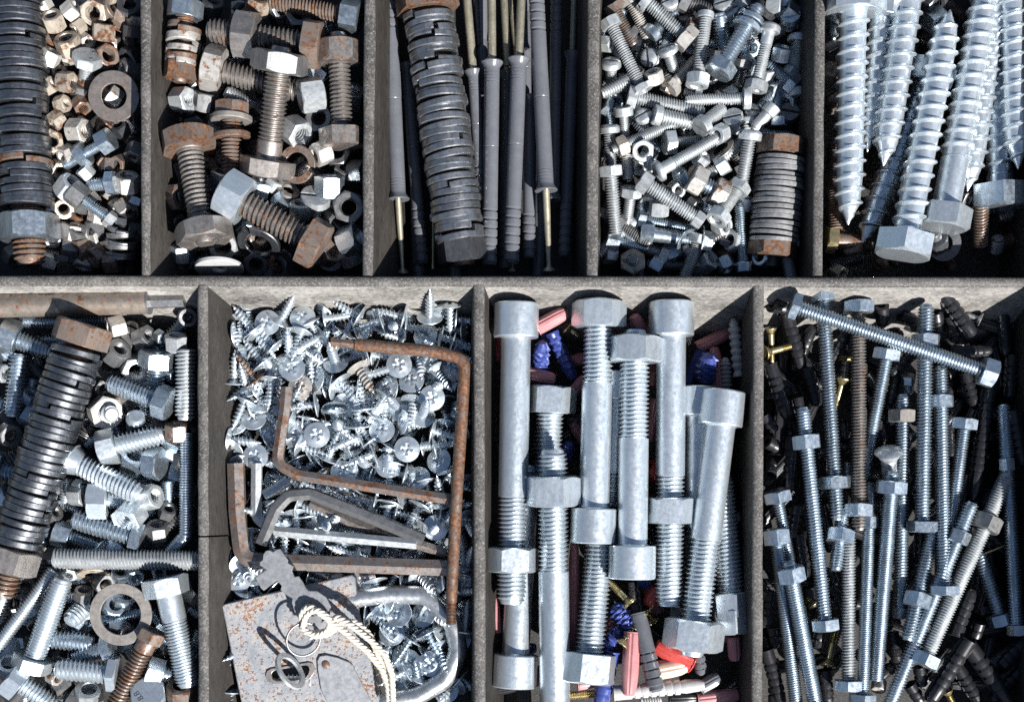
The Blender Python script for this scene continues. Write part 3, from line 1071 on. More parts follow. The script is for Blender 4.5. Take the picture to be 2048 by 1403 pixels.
bolt(858, 975, 850, 1075, 84, -50, -92, 'galvanised', head='cheese', af=1.9, hh=0.5, label='pale round-headed bolt with its head turned up, right of the diagonal bolt')
washer(762, 822, 196, (-.25, .2, .95), -52, 'rust', 0.62, 0.10, True, label='rusty open spring washer lying beside the foot of the upright bolt')
washer(718, 952, 122, (.5, -.6, .7), -70, 'washer_grey', 0.5, 0.14)
washer(570, 1218, 224, (-.12, .80, .62), -54, 'spring_steel', 0.62, 0.13, True, label='grey spring washer lying tilted just below the diagonal bolt')
washer(372, 1338, 246, (.02, .97, .22), -40, 'white_plastic', 0.3, 0.09, label='flat pale washer seen edge on at the bottom of its bin')
washer(930, 1290, 140, (.2, .2, .95), -102, 'dark_steel', 0.5, 0.1)
washer(470, 1300, 120, (.3, -.2, .95), -104, 'dark_steel', 0.5, 0.1)

# ------------------------------------------------------------------ bin of frame anchors
BIN[0] = 'C'
view('C')
stack(274, -70, 470, 1330, 132, -22, -52, 0.098, 0.905, 37, 'thick stack of grey split washers on a bolt leaning among the frame anchors', mh='rust', mn='dark_steel', m='washer_steel', nut_t=0.945, nut_h=0.95, nut_af=1.75, head_af=2.2, head_h=0.95, d=0.62, tilt=.06, spin=math.pi / 2 + .15)
anchor(141, 1000, 88, -180, 82, -58, -58, (164, 1362), 36, 'leftmost grey frame anchor, collar low and a thin brown nail running out below', nail_head=True, znail=-92)
anchor(182, 320, 262, 1320, 66, -98, -98)
anchor(516, 352, 562, 1000, 66, -74, -78, (480, -60), 46)
anchor(611, 308, 598, 1325, 80, -52, -60, (608, -60), 44, 'frame anchor right of the washer stack, nail running up and two rings at its collar')
anchor(745, 292, 708, 1318, 82, -46, -56, (760, -60), 44, 'grey frame anchor in the middle of the three with raised nails, marks on its side')
anchor(882, 955, 828, -140, 82, -40, -44, (897, 1352), 40, 'grey frame anchor with its collar low and a brassy headed nail below it', nail_head=True, znail=-70)
anchor(800, 480, 796, 1290, 68, -84, -84)
anchor(920, 1000, 934, -160, 60, -84, -84)
anchor(1014, 262, 974, 1285, 66, -98, -98, (1024, -60), 32, 'shaded frame anchor nearest the right divider, thin nail above its collar')
anchor(690, 360, 672, 1340, 66, -108, -108, (668, -60), 40)
anchor(560, 470, 560, -160, 60, -104, -104)
anchor(770, 250, 775, -200, 56, -108, -108)
view('C')
bolt(712, 1360, 705, 1100, 30, -104, -104, 'nail_zinc', head='flat', af=1.8, hh=.6, name='nail', kind='nail', cat='nail')
bolt(690, 330, 668, -60, 38, -72, -66, 'nail_zinc', head='none', name='nail', kind='nail', cat='nail', smooth=0.97)
bolt(735, 280, 700, -60, 30, -92, -92, 'nail_zinc', head='none', name='nail', kind='nail', cat='nail', smooth=0.97)
bolt(545, 230, 525, -60, 30, -96, -92, 'dark_steel', head='none', name='nail', kind='nail', cat='nail', smooth=0.97)
bolt(315, 1345, 318, 1050, 24, -112, -112, 'brass', head='none', name='nail', kind='nail', cat='nail', smooth=0.97)

# ------------------------------------------------------------------ bin of small slotted screws
BIN[0] = 'D'
view('D')
G = 'galvanised'
GS = 'galvanised_stained'
D_B = [  # head x,y, tip x,y, d, z head, z tip, head kind, material, options
 (112, 20, 222, 225, 62, -58, -72, 'hex', 'brown_steel', dict(mh='rust', af=1.7)),
 (190, -20, 292, 190, 60, -52, -70, 'hex', GS, {}),
 (268, -10, 505, 212, 70, -32, -44, 'cheese', G, dict(nuts=(0.91,), mn=GS, nut_h=.95, af=1.75)),
 (92, 92, 272, 470, 64, -34, -40, 'hex', G, dict(nuts=(0.93,), nut_h=.55, nut_af=1.75, af=1.6, hh=.75, label='long pale screw with a hex head at upper left and flat nut at its foot', smooth=.0)),
 (106, 300, 106, 400, 60, -40, -72, 'dome', G, dict(af=1.75)),
 (382, 232, 424, 358, 60, -34, -66, 'dome', G, dict(af=1.85, label='pale slotted dome-head screw facing up, upper middle of the small screw bin')),
 (288, 285, 330, 300, 60, -52, -90, 'dome', G, dict(af=1.6)),
 (240, 380, 56, 470, 74, -54, -44, 'none', G, {}),
 (395, 448, 535, 292, 60, -52, -70, 'hex', GS, dict(af=1.6)),
 (582, 62, 536, 425, 68, -42, -36, 'cheese', G, dict(nuts=(0.94,), nut_af=1.7, nut_h=.9, af=1.25, hh=.45)),
 (668, 250, 648, 62, 84, -76, -44, 'none', 'zinc', {}),
 (640, 368, 846, 30, 86, -20, -34, 'hex', 'zinc', dict(af=1.62, hh=.72, label='stout zinc bolt with a broad hex head low and a split washer on its thread', washers=((.80, .86, .34, True, 'zinc'), (.70, .86, .34, True, 'zinc')))),
 (906, 118, 826, 462, 62, -28, -36, 'dome', G, dict(nuts=(0.91,), nut_af=1.7, nut_h=.85, af=1.8, hh=.7, smooth=.22, label='round-head screw right of the stout bolt, nut near its lower tip')),
 (1005, 72, 1000, 150, 62, -62, -100, 'cheese', 'zinc', dict(af=1.7)),
 (1030, 440, 890, 320, 72, -80, -88, 'hex', 'zinc', dict(af=1.45)),
 (765, 300, 740, 430, 70, -72, -84, 'hex', 'grey_steel', {}),
 (806, 490, 478, 504, 64, -42, -52, 'cheese', G, dict(af=1.75)),
 (188, 478, 572, 562, 74, -50, -56, 'hex', G, dict(af=1.5)),
 (318, 572, 525, 618, 80, -36, -54, 'cheese', G, dict(af=1.3, hh=.5)),
 (262, 568, 290, 640, 56, -46, -86, 'dome', G, dict(af=1.65)),
 (166, 535, 176, 690, 50, -42, -66, 'cheese', G, dict(af=2.0, hh=.9)),
 (96, 622, 105, 830, 64, -40, -62, 'dome', G, dict(af=1.7, hh=.7)),
 (448, 606, 110, 752, 60, -52, -34, 'none', G, dict(nuts=(.86,), nut_af=1.6, nut_h=.95, mn='nut_rust', label='pale stud with a rust-rimmed nut at its left end, by the screw bin wall', name='hex_bolt', kind='nutted stud', cat='bolt')),
 (372, 715, 560, 702, 54, -52, -66, 'hex', G, dict(af=2.2, hh=1.0)),
 (548, 640, 668, 540, 72, -26, -52, 'cheese', G, dict(af=1.5, label='slotted flat-head screw whose slotted face looks up, centre of the small screw bin')),
 (716, 580, 726, 660, 60, -38, -84, 'cheese', G, dict(af=1.75)),
 (328, 866, 650, 684, 64, -26, -36, 'dome', G, dict(af=1.75, hh=.55, smooth=.2, label='long round-head screw lying diagonally across the middle of the small screw bin')),
 (808, 648, 755, 955, 70, -18, -46, 'dome', G, dict(af=1.7, hh=.75, label='slotted dome-head screw just left of the rusty washer stack, thread down')),
 (925, 528, 818, 648, 60, -46, -58, 'cheese', G, dict(af=1.4, hh=.9, smooth=.9)),
 (1002, 555, 990, 600, 60, -72, -104, 'cheese', 'grey_steel', dict(af=1.75)),
 (812, 548, 815, 590, 50, -70, -104, 'dome', G, dict(af=1.6)),
 (130, 1172, 102, 838, 72, -52, -22, 'none', G, dict(nuts=(.95,), nut_af=1.6, nut_h=.75, name='hex_bolt', kind='nutted stud', cat='bolt', label='pale stud by the left divider with a hollow nut capping its upper end')),
 (184, 1120, 208, 935, 60, -76, -40, 'none', G, dict(nuts=(.86,), nut_af=1.75, nut_h=.8, name='hex_bolt', kind='nutted stud', cat='bolt')),
 (180, 740, 192, 900, 62, -62, -60, 'none', G, {}),
 (250, 895, 565, 1115, 74, -26, -40, 'hex', G, dict(af=1.45, hh=.8, nuts=(.93,), nut_af=1.1, nut_h=.7, label='pale hex bolt lying diagonally in the lower middle of the small screw bin')),
 (505, 885, 672, 980, 86, -34, -46, 'hex', 'zinc', dict(af=1.6, hh=.85, nuts=(.86,), nut_af=1.55, nut_h=.9, mh=GS, label='short thick zinc bolt with an orange spot on its head and nut at right')),
 (470, 920, 440, 850, 80, -76, -44, 'none', 'zinc', {}),
 (690, 810, 555, 895, 60, -44, -64, 'hex', G, dict(af=1.6, hh=1.0)),
 (640, 812, 775, 700, 74, -60, -52, 'none', G, {}),
 (755, 925, 636, 1098, 70, -52, -24, 'hex', G, dict(nuts=(.93,), nut_af=1.6, nut_h=.8, af=1.6, label='screw with a hollow nut facing up left of the washer stack foot')),
 (250, 1165, 622, 1215, 76, -74, -80, 'hex', 'zinc', dict(af=1.35, hh=.9, smooth=.4, nuts=(.90,), nut_h=.7, washers=((.82, 1.05, .08, False, 'zinc'),), label='shaded bolt with washer and nut at its right end, low in the screw bin')),
 (240, 1095, 528, 1150, 62, -86, -88, 'hex', 'zinc', {}),
 (80, 1195, 290, 1245, 62, -80, -90, 'hex', 'zinc', dict(af=1.7, hh=1.1)),
 (285, 1322, 560, 1338, 62, -98, -98, 'none', 'grey_steel', dict(nuts=(.93,), name='hex_bolt', kind='nutted stud', cat='bolt')),
 (772, 1362, 748, 1020, 64, -84, -76, 'cheese', 'zinc', dict(af=1.45, hh=.8, label='shaded slotted screw standing head down beside the washer stack')),
 (205, 1215, 275, 975, 58, -96, -82, 'cheese', 'zinc', {}),
 (455, -14, 610, 60, 76, -52, -62, 'hex', 'grey_steel', {}),
 (290, 190, 430, 60, 74, -62, -74, 'cheese', 'zinc', {}),
 (670, 5, 672, 60, 70, -40, -90, 'dome', G, dict(af=1.5)),
 (400, -5, 410, 60, 60, -42, -80, 'dome', G, dict(af=1.6)),
 (690, 45, 705, 120, 62, -48, -82, 'cheese', G, dict(af=1.7)),
 (470, 70, 476, 130, 50, -76, -104, 'dome', 'grey_steel', {}),
 (560, 480, 470, 460, 62, -72, -74, 'cheese', G, {}),
 (670, 1240, 725, 1130, 56, -98, -94, 'hex', 'dark_steel', {}),
 (980, -20, 985, 60, 60, -84, -98, 'hex', 'zinc', {}),
 (600, 250, 620, 400, 60, -90, -98, 'hex', 'grey_steel', {}),
 (560, 1000, 700, 1180, 60, -96, -96, 'hex', 'zinc', {}),
 (60, 520, 120, 560, 60, -66, -80, 'hex', 'zinc', {}),
]
for hx, hy, tx, ty, d, zh, zt, hd, m_, kw in D_B:
    bolt(hx, hy, tx, ty, d, zh, zt, m_, hd, **kw)
D_N = [(322, 385, 84, (-.3, -.75, .6), -38, GS), (265, 752, 104, (-.1, .35, .9), -42, G), (650, 670, 90, (-.6, .4, .6), -34, G), (560, 800, 84, (.5, -.5, .6), -56, G),
       (345, 1045, 94, (.05, -.9, .4), -62, G), (526, 1025, 76, (.5, .6, .6), -62, 'grey_steel'), (515, 126, 68, (.4, -.5, .7), -60, GS), (82, 220, 80, (.8, .2, .4), -62, G),
       (962, 268, 92, (.1, -.8, .6), -80, 'zinc'), (935, 455, 86, (.4, .4, .8), -84, 'zinc'), (672, 1285, 72, (.5, .5, .7), -104, 'rust'), (395, 435, 72, (.5, .4, .7), -66, GS),
       (485, 650, 66, (.3, .5, .8), -78, G), (240, 835, 74, (.4, .5, .7), -72, G), (300, 830, 60, (.6, .2, .7), -76, G), (600, 380, 80, (.2, .3, .9), -84, 'grey_steel'), (660, 1130, 90, (.6, .3, .7), -80, G),
       (430, 950, 80, (.4, .3, .8), -66, G), (120, 500, 80, (.3, .6, .7), -84, 'zinc'), (800, 240, 90, (.3, .3, .8), -86, 'zinc')]
for r in D_N:
    nut(r[0], r[1], r[2], r[3], r[4], r[5])
bolt(212, 1335, 215, 1300, 64, -108, -66, 'grey_steel', 'hex', nuts=(.65,), nut_af=1.95, nut_h=.7, mn='nut_rust', label='dark bolt end in a rusty nut facing up, shaded lower left of screw bin')
washer(486, 1212, 150, (.55, .42, .45), -66, 'zinc', 0.7, 0.05, label='thin zinc washer standing on edge over the shaded bolt')
washer(655, 745, 150, (-.55, -.5, .5), -52, 'washer_grey', 0.6, 0.05)
washer(885, 45, 130, (.6, -.4, .6), -72, 'dark_steel', 0.5, 0.2)
stack(968, 690, 905, 1335, 130, -62, -74, 0.155, 0.80, 27, 'stack of thin flat washers clamped on a bolt between two rusty hex nuts', d=0.4, m='stack_grey', mh='rust', mn='rust', nut_t=0.865, nut_af=1.75, nut_h=.62, head_af=1.8, head_h=.68, split=False, tilt=.035, mt='dark_steel')

# ------------------------------------------------------------------ bin of lag screws
BIN[0] = 'E'
view('E')
def lag(hx, hy, tx, ty, do, zh, zt, smooth, m='bright_zinc', label=None, pitch=70, af=1.72, hh=.76):
    s = SC()
    d = do / s
    a, b = P(hx, hy, zh), P(tx, ty, zt)
    ax = b - a
    L = ax.length
    o = thing('lag_screw', 'screw', a, ax, 'lag screw', pose_long(ax), LOOK[m], label, math.pi / 2 + R.choice((-1, 1)) * R.uniform(.2, .4))
    core = d * 0.80
    link('head', head_mesh('hex', core, af * d, hh * d, m), o)
    mb = MB()
    z0, zs = hh * d, hh * d + smooth / s
    if smooth:
        lathe(mb, [(core * .56, z0), (core * .53, z0 + 2), (core * .53, zs - 3), (core * .49, zs)], 30)
    thread(mb, zs if smooth else z0, L, d / 2, core / 2, pitch / s, 26, PW, ([z0, L - 1.45 * d, L - .62 * d, L - .45 * d, L], [1, 1, .84, .58, .04]))
    link('shank', mb.mesh('shank', m), o)
    return o
lag(170, -60, 141, 1125, 166, -8, -16, 0, label='leftmost big zinc lag screw, its point hanging low by the left divider')
lag(318, -10, 236, 760, 138, -42, -48, 0, label='slimmer lag screw half hidden behind the leftmost one')
lag(478, -240, 316, 832, 165, -16, -22, 0, label='third lag screw from the left, point down over a darker screw')
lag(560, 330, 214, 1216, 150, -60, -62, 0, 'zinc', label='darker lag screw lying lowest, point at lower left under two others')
lag(410, 1282, 652, 48, 165, 2, -8, 30, af=1.64, hh=.68, label='big lag screw with a bright hex head at lower middle, point at the top')
lag(612, 1142, 850, -140, 165, -20, -26, 255, af=1.42, hh=.66, label='lag screw with a smooth shank above its bright hex head')
lag(905, -140, 738, 956, 150, -42, -44, 0, label='lag screw with point down, close behind the smooth-shanked one')
lag(960, -180, 992, 846, 168, -24, -34, 0, label='rightmost lag screw, point down above the big dark hex head')
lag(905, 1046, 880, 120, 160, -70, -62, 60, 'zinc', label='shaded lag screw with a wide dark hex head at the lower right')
bolt(803, 1232, 806, 1010, 84, -98, -56, 'rust', 'none', label='rusty threaded stub standing up at the bottom right of the lag screw bin')
washer(618, 1215, 190, (.1, .1, 1), -84, 'dark_steel', .5, .07)
bolt(585, 1240, 572, 1168, 70, -100, -56, 'grey_steel', 'hex', nuts=(.55,), nut_af=1.8, nut_h=.7, mn='dark_steel')
bolt(880, 1250, 895, 1190, 74, -112, -80, 'grey_steel', 'none')
bolt(66, 40, 62, 190, 60, -84, -90, 'galvanised', 'none', smooth=.95)
nut(60, 362, 92, (.8, .3, .4), -72, 'nut_rust')
nut(50, 215, 74, (.7, -.3, .5), -86, 'grey_steel')
bolt(56, 470, 58, 560, 64, -66, -104, 'rust', 'dome', af=1.3)
bolt(80, 1150, 66, 720, 74, -84, -96, 'rust', 'none', label='rusty threaded rod lying along the left divider below the lag screws')
bolt(22, 1195, 260, 1225, 86, -98, -112, 'rust', 'hex', mh='brass', af=1.55, hh=.65, smooth=.7, label='dark rusty bolt with a brassy hex head below the leftmost lag screw')
bolt(45, 1330, 215, 1285, 66, -96, -98, 'dark_steel', 'none')
bolt(300, 1335, 310, 1290, 66, -88, -112, 'rust', 'dome', af=1.2)
bolt(370, 1330, 400, 1250, 56, -110, -110, 'rust', 'none')
nut(590, 110, 130, (.3, .7, .6), -58, 'zinc')
bolt(640, 20, 720, 90, 60, -80, -80, 'rust', 'none')
nut(90, 1365, 84, (.5, .5, .6), -94, 'nut_rust')
nut(655, 445, 70, (.4, .3, .7), -86, 'rust')
nut(560, 20, 130, (.5, .5, .6), -60, 'dark_steel')
nut(725, 985, 80, (.5, .5, .6), -82, 'grey_steel')

# ------------------------------------------------------------------ bin of zinc hex bolts (lower left)
BIN[0] = 'F'
view('F')
o, pth = bar([(-420, 170, -18), (400, 150, -18), (950, 136, -18)], 158, 'rod_steel', 'thick rusty rod lying along the upper edge of the zinc bolt bin', rad=4, seg=28, name='steel_rod', cat='rod', kind='rod')
mb = MB()
p_end = pth[-1]
dirn = (pth[-1] - pth[-2]).normalized()
sweep(mb, [p_end - dirn * 2, p_end + dirn * 2], 158 / 3.188 / 2 * 1.03, 28)
sweep(mb, [p_end + dirn * 1, p_end + dirn * 42, p_end + dirn * 72], 92 / 3.188 / 2, 6)
link('hex_tip', mb.mesh('hex_tip', 'grey_steel', 32), o)
view('S')
stack(171, 646, 2, 1190, 51, 6, -6, 0.10, 0.795, 14.0, 'long leaning stack of dark spring washers with a rusty hex head at its top', mh='rust', mn='brown_steel', mt='rust', nut_t=0.865, nut_h=1.0, nut_af=1.95, head_af=2.05, head_h=.86, tilt=.045, d=.6, spin=math.pi / 6)
view('F')
Z = 'zinc'
BZ = 'bright_zinc'
F_B = [
 (8, 345, 330, 452, 128, -44, -56, 'hex', Z, dict(af=1.7, hh=.85)),
 (60, 255, 700, 258, 100, -62, -66, 'none', Z, {}),
 (125, 470, 82, 868, 132, -58, -64, 'none', Z, {}),
 (830, 290, 850, 360, 110, -50, -84, 'dome', 'grey_steel', dict(af=1.0)),
 (1004, 448, 988, 700, 122, -34, -60, 'hex', Z, dict(af=1.75, hh=.85, label='zinc bolt with its hex head up and shank hanging down into shadow')),
 (1184, 440, 1180, 892, 134, -36, -40, 'none', 'galvanised', dict(label='thick threaded stud standing along the right divider, half in shade')),
 (1088, 792, 688, 650, 126, -24, -34, 'hex', Z, dict(af=1.6, hh=.75, label='zinc bolt lying with its thread end at upper left near the washer stack')),
 (866, 960, 866, 862, 126, -96, -28, 'none', BZ, dict(smooth=.85, label='round flat zinc bolt end facing straight up beside the open nut')),
 (628, 1078, 1042, 978, 140, -22, -34, 'hex', BZ, dict(af=1.5, hh=.82, label='bright zinc bolt lying level with its hex head at left, mid bin')),
 (428, 1128, 885, 1362, 150, -24, -14, 'mushroom', BZ, dict(af=1.45, hh=.45, label='bright fine-threaded bolt slanting down right with a round washer-like head')),
 (1030, 1170, 900, 1150, 96, -48, -58, 'hex', Z, dict(af=2.1, hh=1.0)),
 (1195, 1150, 1150, 1160, 90, -56, -70, 'hex', 'dark_steel', dict(af=1.6)),
 (215, 620, 190, 760, 100, -78, -92, 'none', Z, {}),
 (190, 530, 300, 640, 90, -84, -90, 'none', 'grey_steel', {}),
 (480, 830, 560, 960, 90, -80, -80, 'none', Z, {}),
 (540, 1050, 620, 1000, 90, -72, -76, 'none', Z, {}),
 (20, 830, 90, 930, 100, -80, -84, 'none', 'grey_steel', {}),
 (610, 822, 712, 856, 126, -92, -22, 'none', 'galvanised', dict(nuts=(.62,), nut_af=1.65, nut_h=.75, mn='galvanised_stained', name='hex_bolt', kind='nutted stud', cat='bolt', label='big pale nut with a round bolt end in it, just right of the leaning stack')),
 (700, 560, 690, 640, 100, -84, -90, 'hex', 'grey_steel', {}),
]
for hx, hy, tx, ty, d, zh, zt, hd, m_, kw in F_B:
    bolt(hx, hy, tx, ty, d, zh, zt, m_, hd, **kw)
F_N = [(740, 295, 130, (-.8, .3, .5), -40, 'galvanised_stained'), (918, 362, 132, (.8, -.2, .5), -46, 'grey_steel'), (1026, 362, 86, (.7, .4, .5), -52, Z), (1122, 398, 136, (.05, -.9, .4), -40, 'galvanised'),
       (742, 462, 150, (.62, -.45, .6), -36, 'grey_steel'), (860, 560, 170, (.4, .4, .8), -62, 'galvanised'), 
       (1130, 962, 140, (.05, -.9, .35), -44, 'rust'), (850, 1150, 180, (.4, -.6, .7), -54, Z), (60, 985, 140, (.6, .2, .75), -54, 'grey_steel'), (8, 590, 110, (.9, .2, .4), -52, 'galvanised'),
       (190, 740, 100, (.5, -.6, .6), -70, Z), (1100, 605, 96, (.8, .3, .5), -66, Z), (510, 1315, 90, (.9, .1, .4), -46, Z), (1195, 230, 120, (.3, .3, .9), -52, 'dark_steel'),
       (40, 480, 90, (.5, -.5, .7), -66, Z), (760, 760, 110, (.4, .5, .8), -78, 'grey_steel'), (570, 900, 110, (.3, .6, .7), -84, Z), (960, 940, 90, (.3, .6, .7), -84, 'grey_steel'),
       (800, 1230, 110, (.3, .6, .7), -74, Z), (650, 680, 110, (.6, .3, .7), -74, 'grey_steel'), (930, 1000, 100, (.6, .3, .7), -90, Z), (1010, 1010, 90, (.2, .4, .8), -80, Z)]
for r in F_N:
    nut(r[0], r[1], r[2], r[3], r[4], r[5])
view('G')
# the bent threaded rod by the divider
o = thing('hook_bolt', 'bolt', P(1185, -300, -48), Vector((0, -1, 0)), 'hook bolt', 'lying upright', 'zinc', 'long threaded rod bent to a hook at its foot, along the right divider')
s_ = SC()
path = arc_path([P(1185, -300, -48), P(1180, 350, -48), P(1075, 455, -60)], 20, 10)
pts = [path[0]]
for q in path[1:]:
    n_ = max(1, int((q - pts[-1]).length / 1.35))
    b0 = pts[-1].copy()
    for i in range(1, n_ + 1):
        pts.append(b0.lerp(q, i / n_))
rads = [(95 / s_ / 2) * (1.0 if (i % 4) in (0, 1) else 0.87) for i in range(len(pts))]
mb = MB()
sweep(mb, pts, rads, 16)
rod = link('shank', mb.mesh('hook_rod', 'zinc', 60), o)
rod.matrix_local = o.matrix_world.inverted()
G_B = [
 (560, 120, 900, 125, 130, -40, -52, 'hex', BZ, dict(af=1.8, hh=.95)),
 (908, 372, 466, 240, 140, -42, -44, 'hex', Z, dict(af=1.25, hh=.5, label='short blue-shaded zinc bolt, head at lower right, above the long level stud')),
 (340, 325, 625, 410, 96, -50, -62, 'hex', Z, dict(af=1.6, hh=1.1)),
 (342, 492, 1290, 506, 134, -24, -30, 'none', 'galvanised', dict(label='long grey threaded stud lying level and running to the right divider', pitch=.165)),
 (345, 560, -60, 1110, 92, -26, -30, 'none', BZ, dict(label='slim bright threaded rod slanting from the left edge up to the right', pitch=.22)),
 (190, 1195, 398, 618, 142, -26, -8, 'hex', BZ, dict(af=1.6, hh=.62, label='tall bright zinc bolt leaning right, hex head low and thread up', pitch=.15)),
 (1042, 608, 1196, 1300, 162, -16, -34, 'hex', BZ, dict(af=1.65, hh=.72, smooth=.28, pitch=.13, label='large zinc bolt at the right divider, wide hex head up, half shaded')),
 (540, 790, 440, 892, 130, -72, -34, 'none', BZ, dict(label='round flat bolt end facing up, just left of the big brown ring')),
 (325, 1000, 590, 1030, 132, -46, -54, 'none', Z, dict(label='dark threaded stub lying level left of and below the brown ring')),
 (722, 1050, 470, 1120, 108, -36, -56, 'hex', Z, dict(af=1.5, hh=.6)),
 (752, 1222, 356, 1188, 148, -30, -26, 'hex', BZ, dict(af=1.45, hh=.4, label='thick zinc bolt lying level with its coarse thread end at left')),
 (972, 945, 690, 1500, 128, -18, -26, 'hex', 'rust', dict(af=1.25, hh=.6, smooth=.14, label='brown rusty bolt running down from beneath the ring, orange head', mh='rust', pitch=.19)),
 (925, 1190, 1085, 1235, 112, -40, -56, 'hex', Z, dict(af=1.5, hh=.95)),
 (55, 1225, 350, 1440, 132, -18, -40, 'hex', BZ, dict(af=1.85, hh=.8, label='bright hex bolt near the lower left corner with its thread pointing down right')),
 (330, 720, 470, 740, 96, -66, -72, 'none', Z, {}),
 (620, 880, 900, 830, 86, -72, -72, 'none', Z, {}),
 (430, -10, 415, 140, 100, -62, -70, 'none', BZ, {}),
 (1060, 0, 1065, 140, 96, -74, -84, 'none', Z, {}),
 (260, 350, 330, 520, 90, -72, -84, 'none', Z, {}),
 (960, 830, 1060, 960, 80, -76, -84, 'none', Z, {}),
 (930, 400, 1080, 410, 90, -82, -88, 'none', 'grey_steel', {}),
 (1200, 800, 1260, 850, 80, -80, -86, 'none', Z, {}),
 (380, 130, 520, 200, 90, -80, -80, 'none', Z, {}),
 (500, 1400, 380, 1330, 100, -82, -80, 'hex', 'grey_steel', {}),
 (20, 720, -30, 900, 120, -60, -60, 'none', BZ, {}),
 (150, 900, 260, 760, 100, -84, -84, 'none', Z, {}),
 (60, 1420, 140, 1330, 80, -80, -60, 'hex', 'grey_steel', {}),
]
for hx, hy, tx, ty, d, zh, zt, hd, m_, kw in G_B:
    bolt(hx, hy, tx, ty, d, zh, zt, m_, hd, **kw)
G_N = [(495, 95, 124, (.93, .05, .3), -44, 'galvanised'), (822, 222, 180, (-.25, .55, .75), -34, BZ), (946, 105, 150, (.85, -.15, .45), -42, 'galvanised'), (1062, 200, 108, (.4, -.6, .6), -66, 'grey_steel'),
       (1000, 320, 140, (.05, -.85, .5), -58, 'grey_steel'), (325, 215, 116, (.8, -.4, .4), -52, 'grey_steel'), (45, 1180, 140, (.4, -.6, .7), -50, BZ), (345, 1240, 96, (.8, .3, .5), -52, 'galvanised_stained'),
       (565, 1352, 160, (.2, -.7, .65), -52, 'galvanised'), (850, 600, 108, (.5, .4, .7), -56, Z), (528, 725, 112, (.2, -.8, .5), -60, 'grey_steel'), (720, 790, 140, (.5, -.2, .8), -62, Z),
       (1010, 570, 90, (.2, .3, .9), -66, 'galvanised'), (390, 1350, 120, (.4, -.5, .8), -84, 'dark_steel'), (1150, 1340, 170, (.1, -.8, .55), -44, 'rust'), (160, 640, 120, (.3, .5, .8), -72, 'grey_steel'),
       (650, 640, 130, (.6, .3, .7), -72, 'grey_steel'), (430, 580, 110, (.2, .6, .7), -66, 'galvanised'), (90, 760, 130, (.4, .3, .8), -84, 'grey_steel'), (560, 880, 100, (.3, .5, .8), -80, Z),
       (810, 950, 110, (.4, .5, .7), -78, 'brown_steel'), (380, 1130, 100, (.2, .5, .8), -84, 'grey_steel'), (1120, 880, 90, (.2, .5, .8), -86, 'grey_steel'), (520, 1260, 110, (.2, .5, .8), -84, 'grey_steel'),
       (760, 590, 110, (.3, -.5, .8), -70, Z), (900, 1060, 100, (.4, .2, .8), -80, 'grey_steel'), (30, 1330, 130, (.5, .3, .8), -78, 'grey_steel')]
for r in G_N:
    nut(r[0], r[1], r[2], r[3], r[4], r[5])
washer(765, 845, 402, (-.03, .04, 1), -14, 'washer_grey', 0.66, 0.045, label='big flat brown steel ring lying on top of the zinc bolts')
washer(590, 595, 210, (.1, .9, .4), -56, 'nut_rust', .5, .08)
o = bolt(936, 1345, 945, 1400, 120, -12, -70, BZ, 'hex', af=1.75, hh=.55, label='hex bolt head with raised figures facing up at the bottom edge', spin=.4)
cu = bpy.data.curves.new('figures', 'FONT')
cu.body = '8.8'
cu.size = 17 * K
cu.extrude = 0.5 * K
cu.align_x = 'CENTER'
cu.align_y = 'CENTER'
tmp = bpy.data.objects.new('figures', cu)
C.objects.link(tmp)
dg = bpy.context.evaluated_depsgraph_get()
me = bpy.data.meshes.new_from_object(tmp.evaluated_get(dg))
bpy.data.objects.remove(tmp)
me.materials.append(M['grey_steel'])
fig = link('raised_figures', me, o)
w = Matrix.Rotation(math.radians(-28), 4, 'Z')
fig.matrix_parent_inverse = Matrix.Identity(4)
ax = o.matrix_world.to_3x3() @ Vector((0, 0, -1))
bs = ax.to_track_quat('Z', 'Y').to_matrix().to_4x4() @ Matrix.Rotation(math.radians(-24), 4, 'Z')
bs.translation = o.matrix_world.translation + ax * 0.4 * K + (bs.to_3x3() @ Vector((6, 17, 0))) * K
fig.matrix_local = o.matrix_world.inverted() @ bs

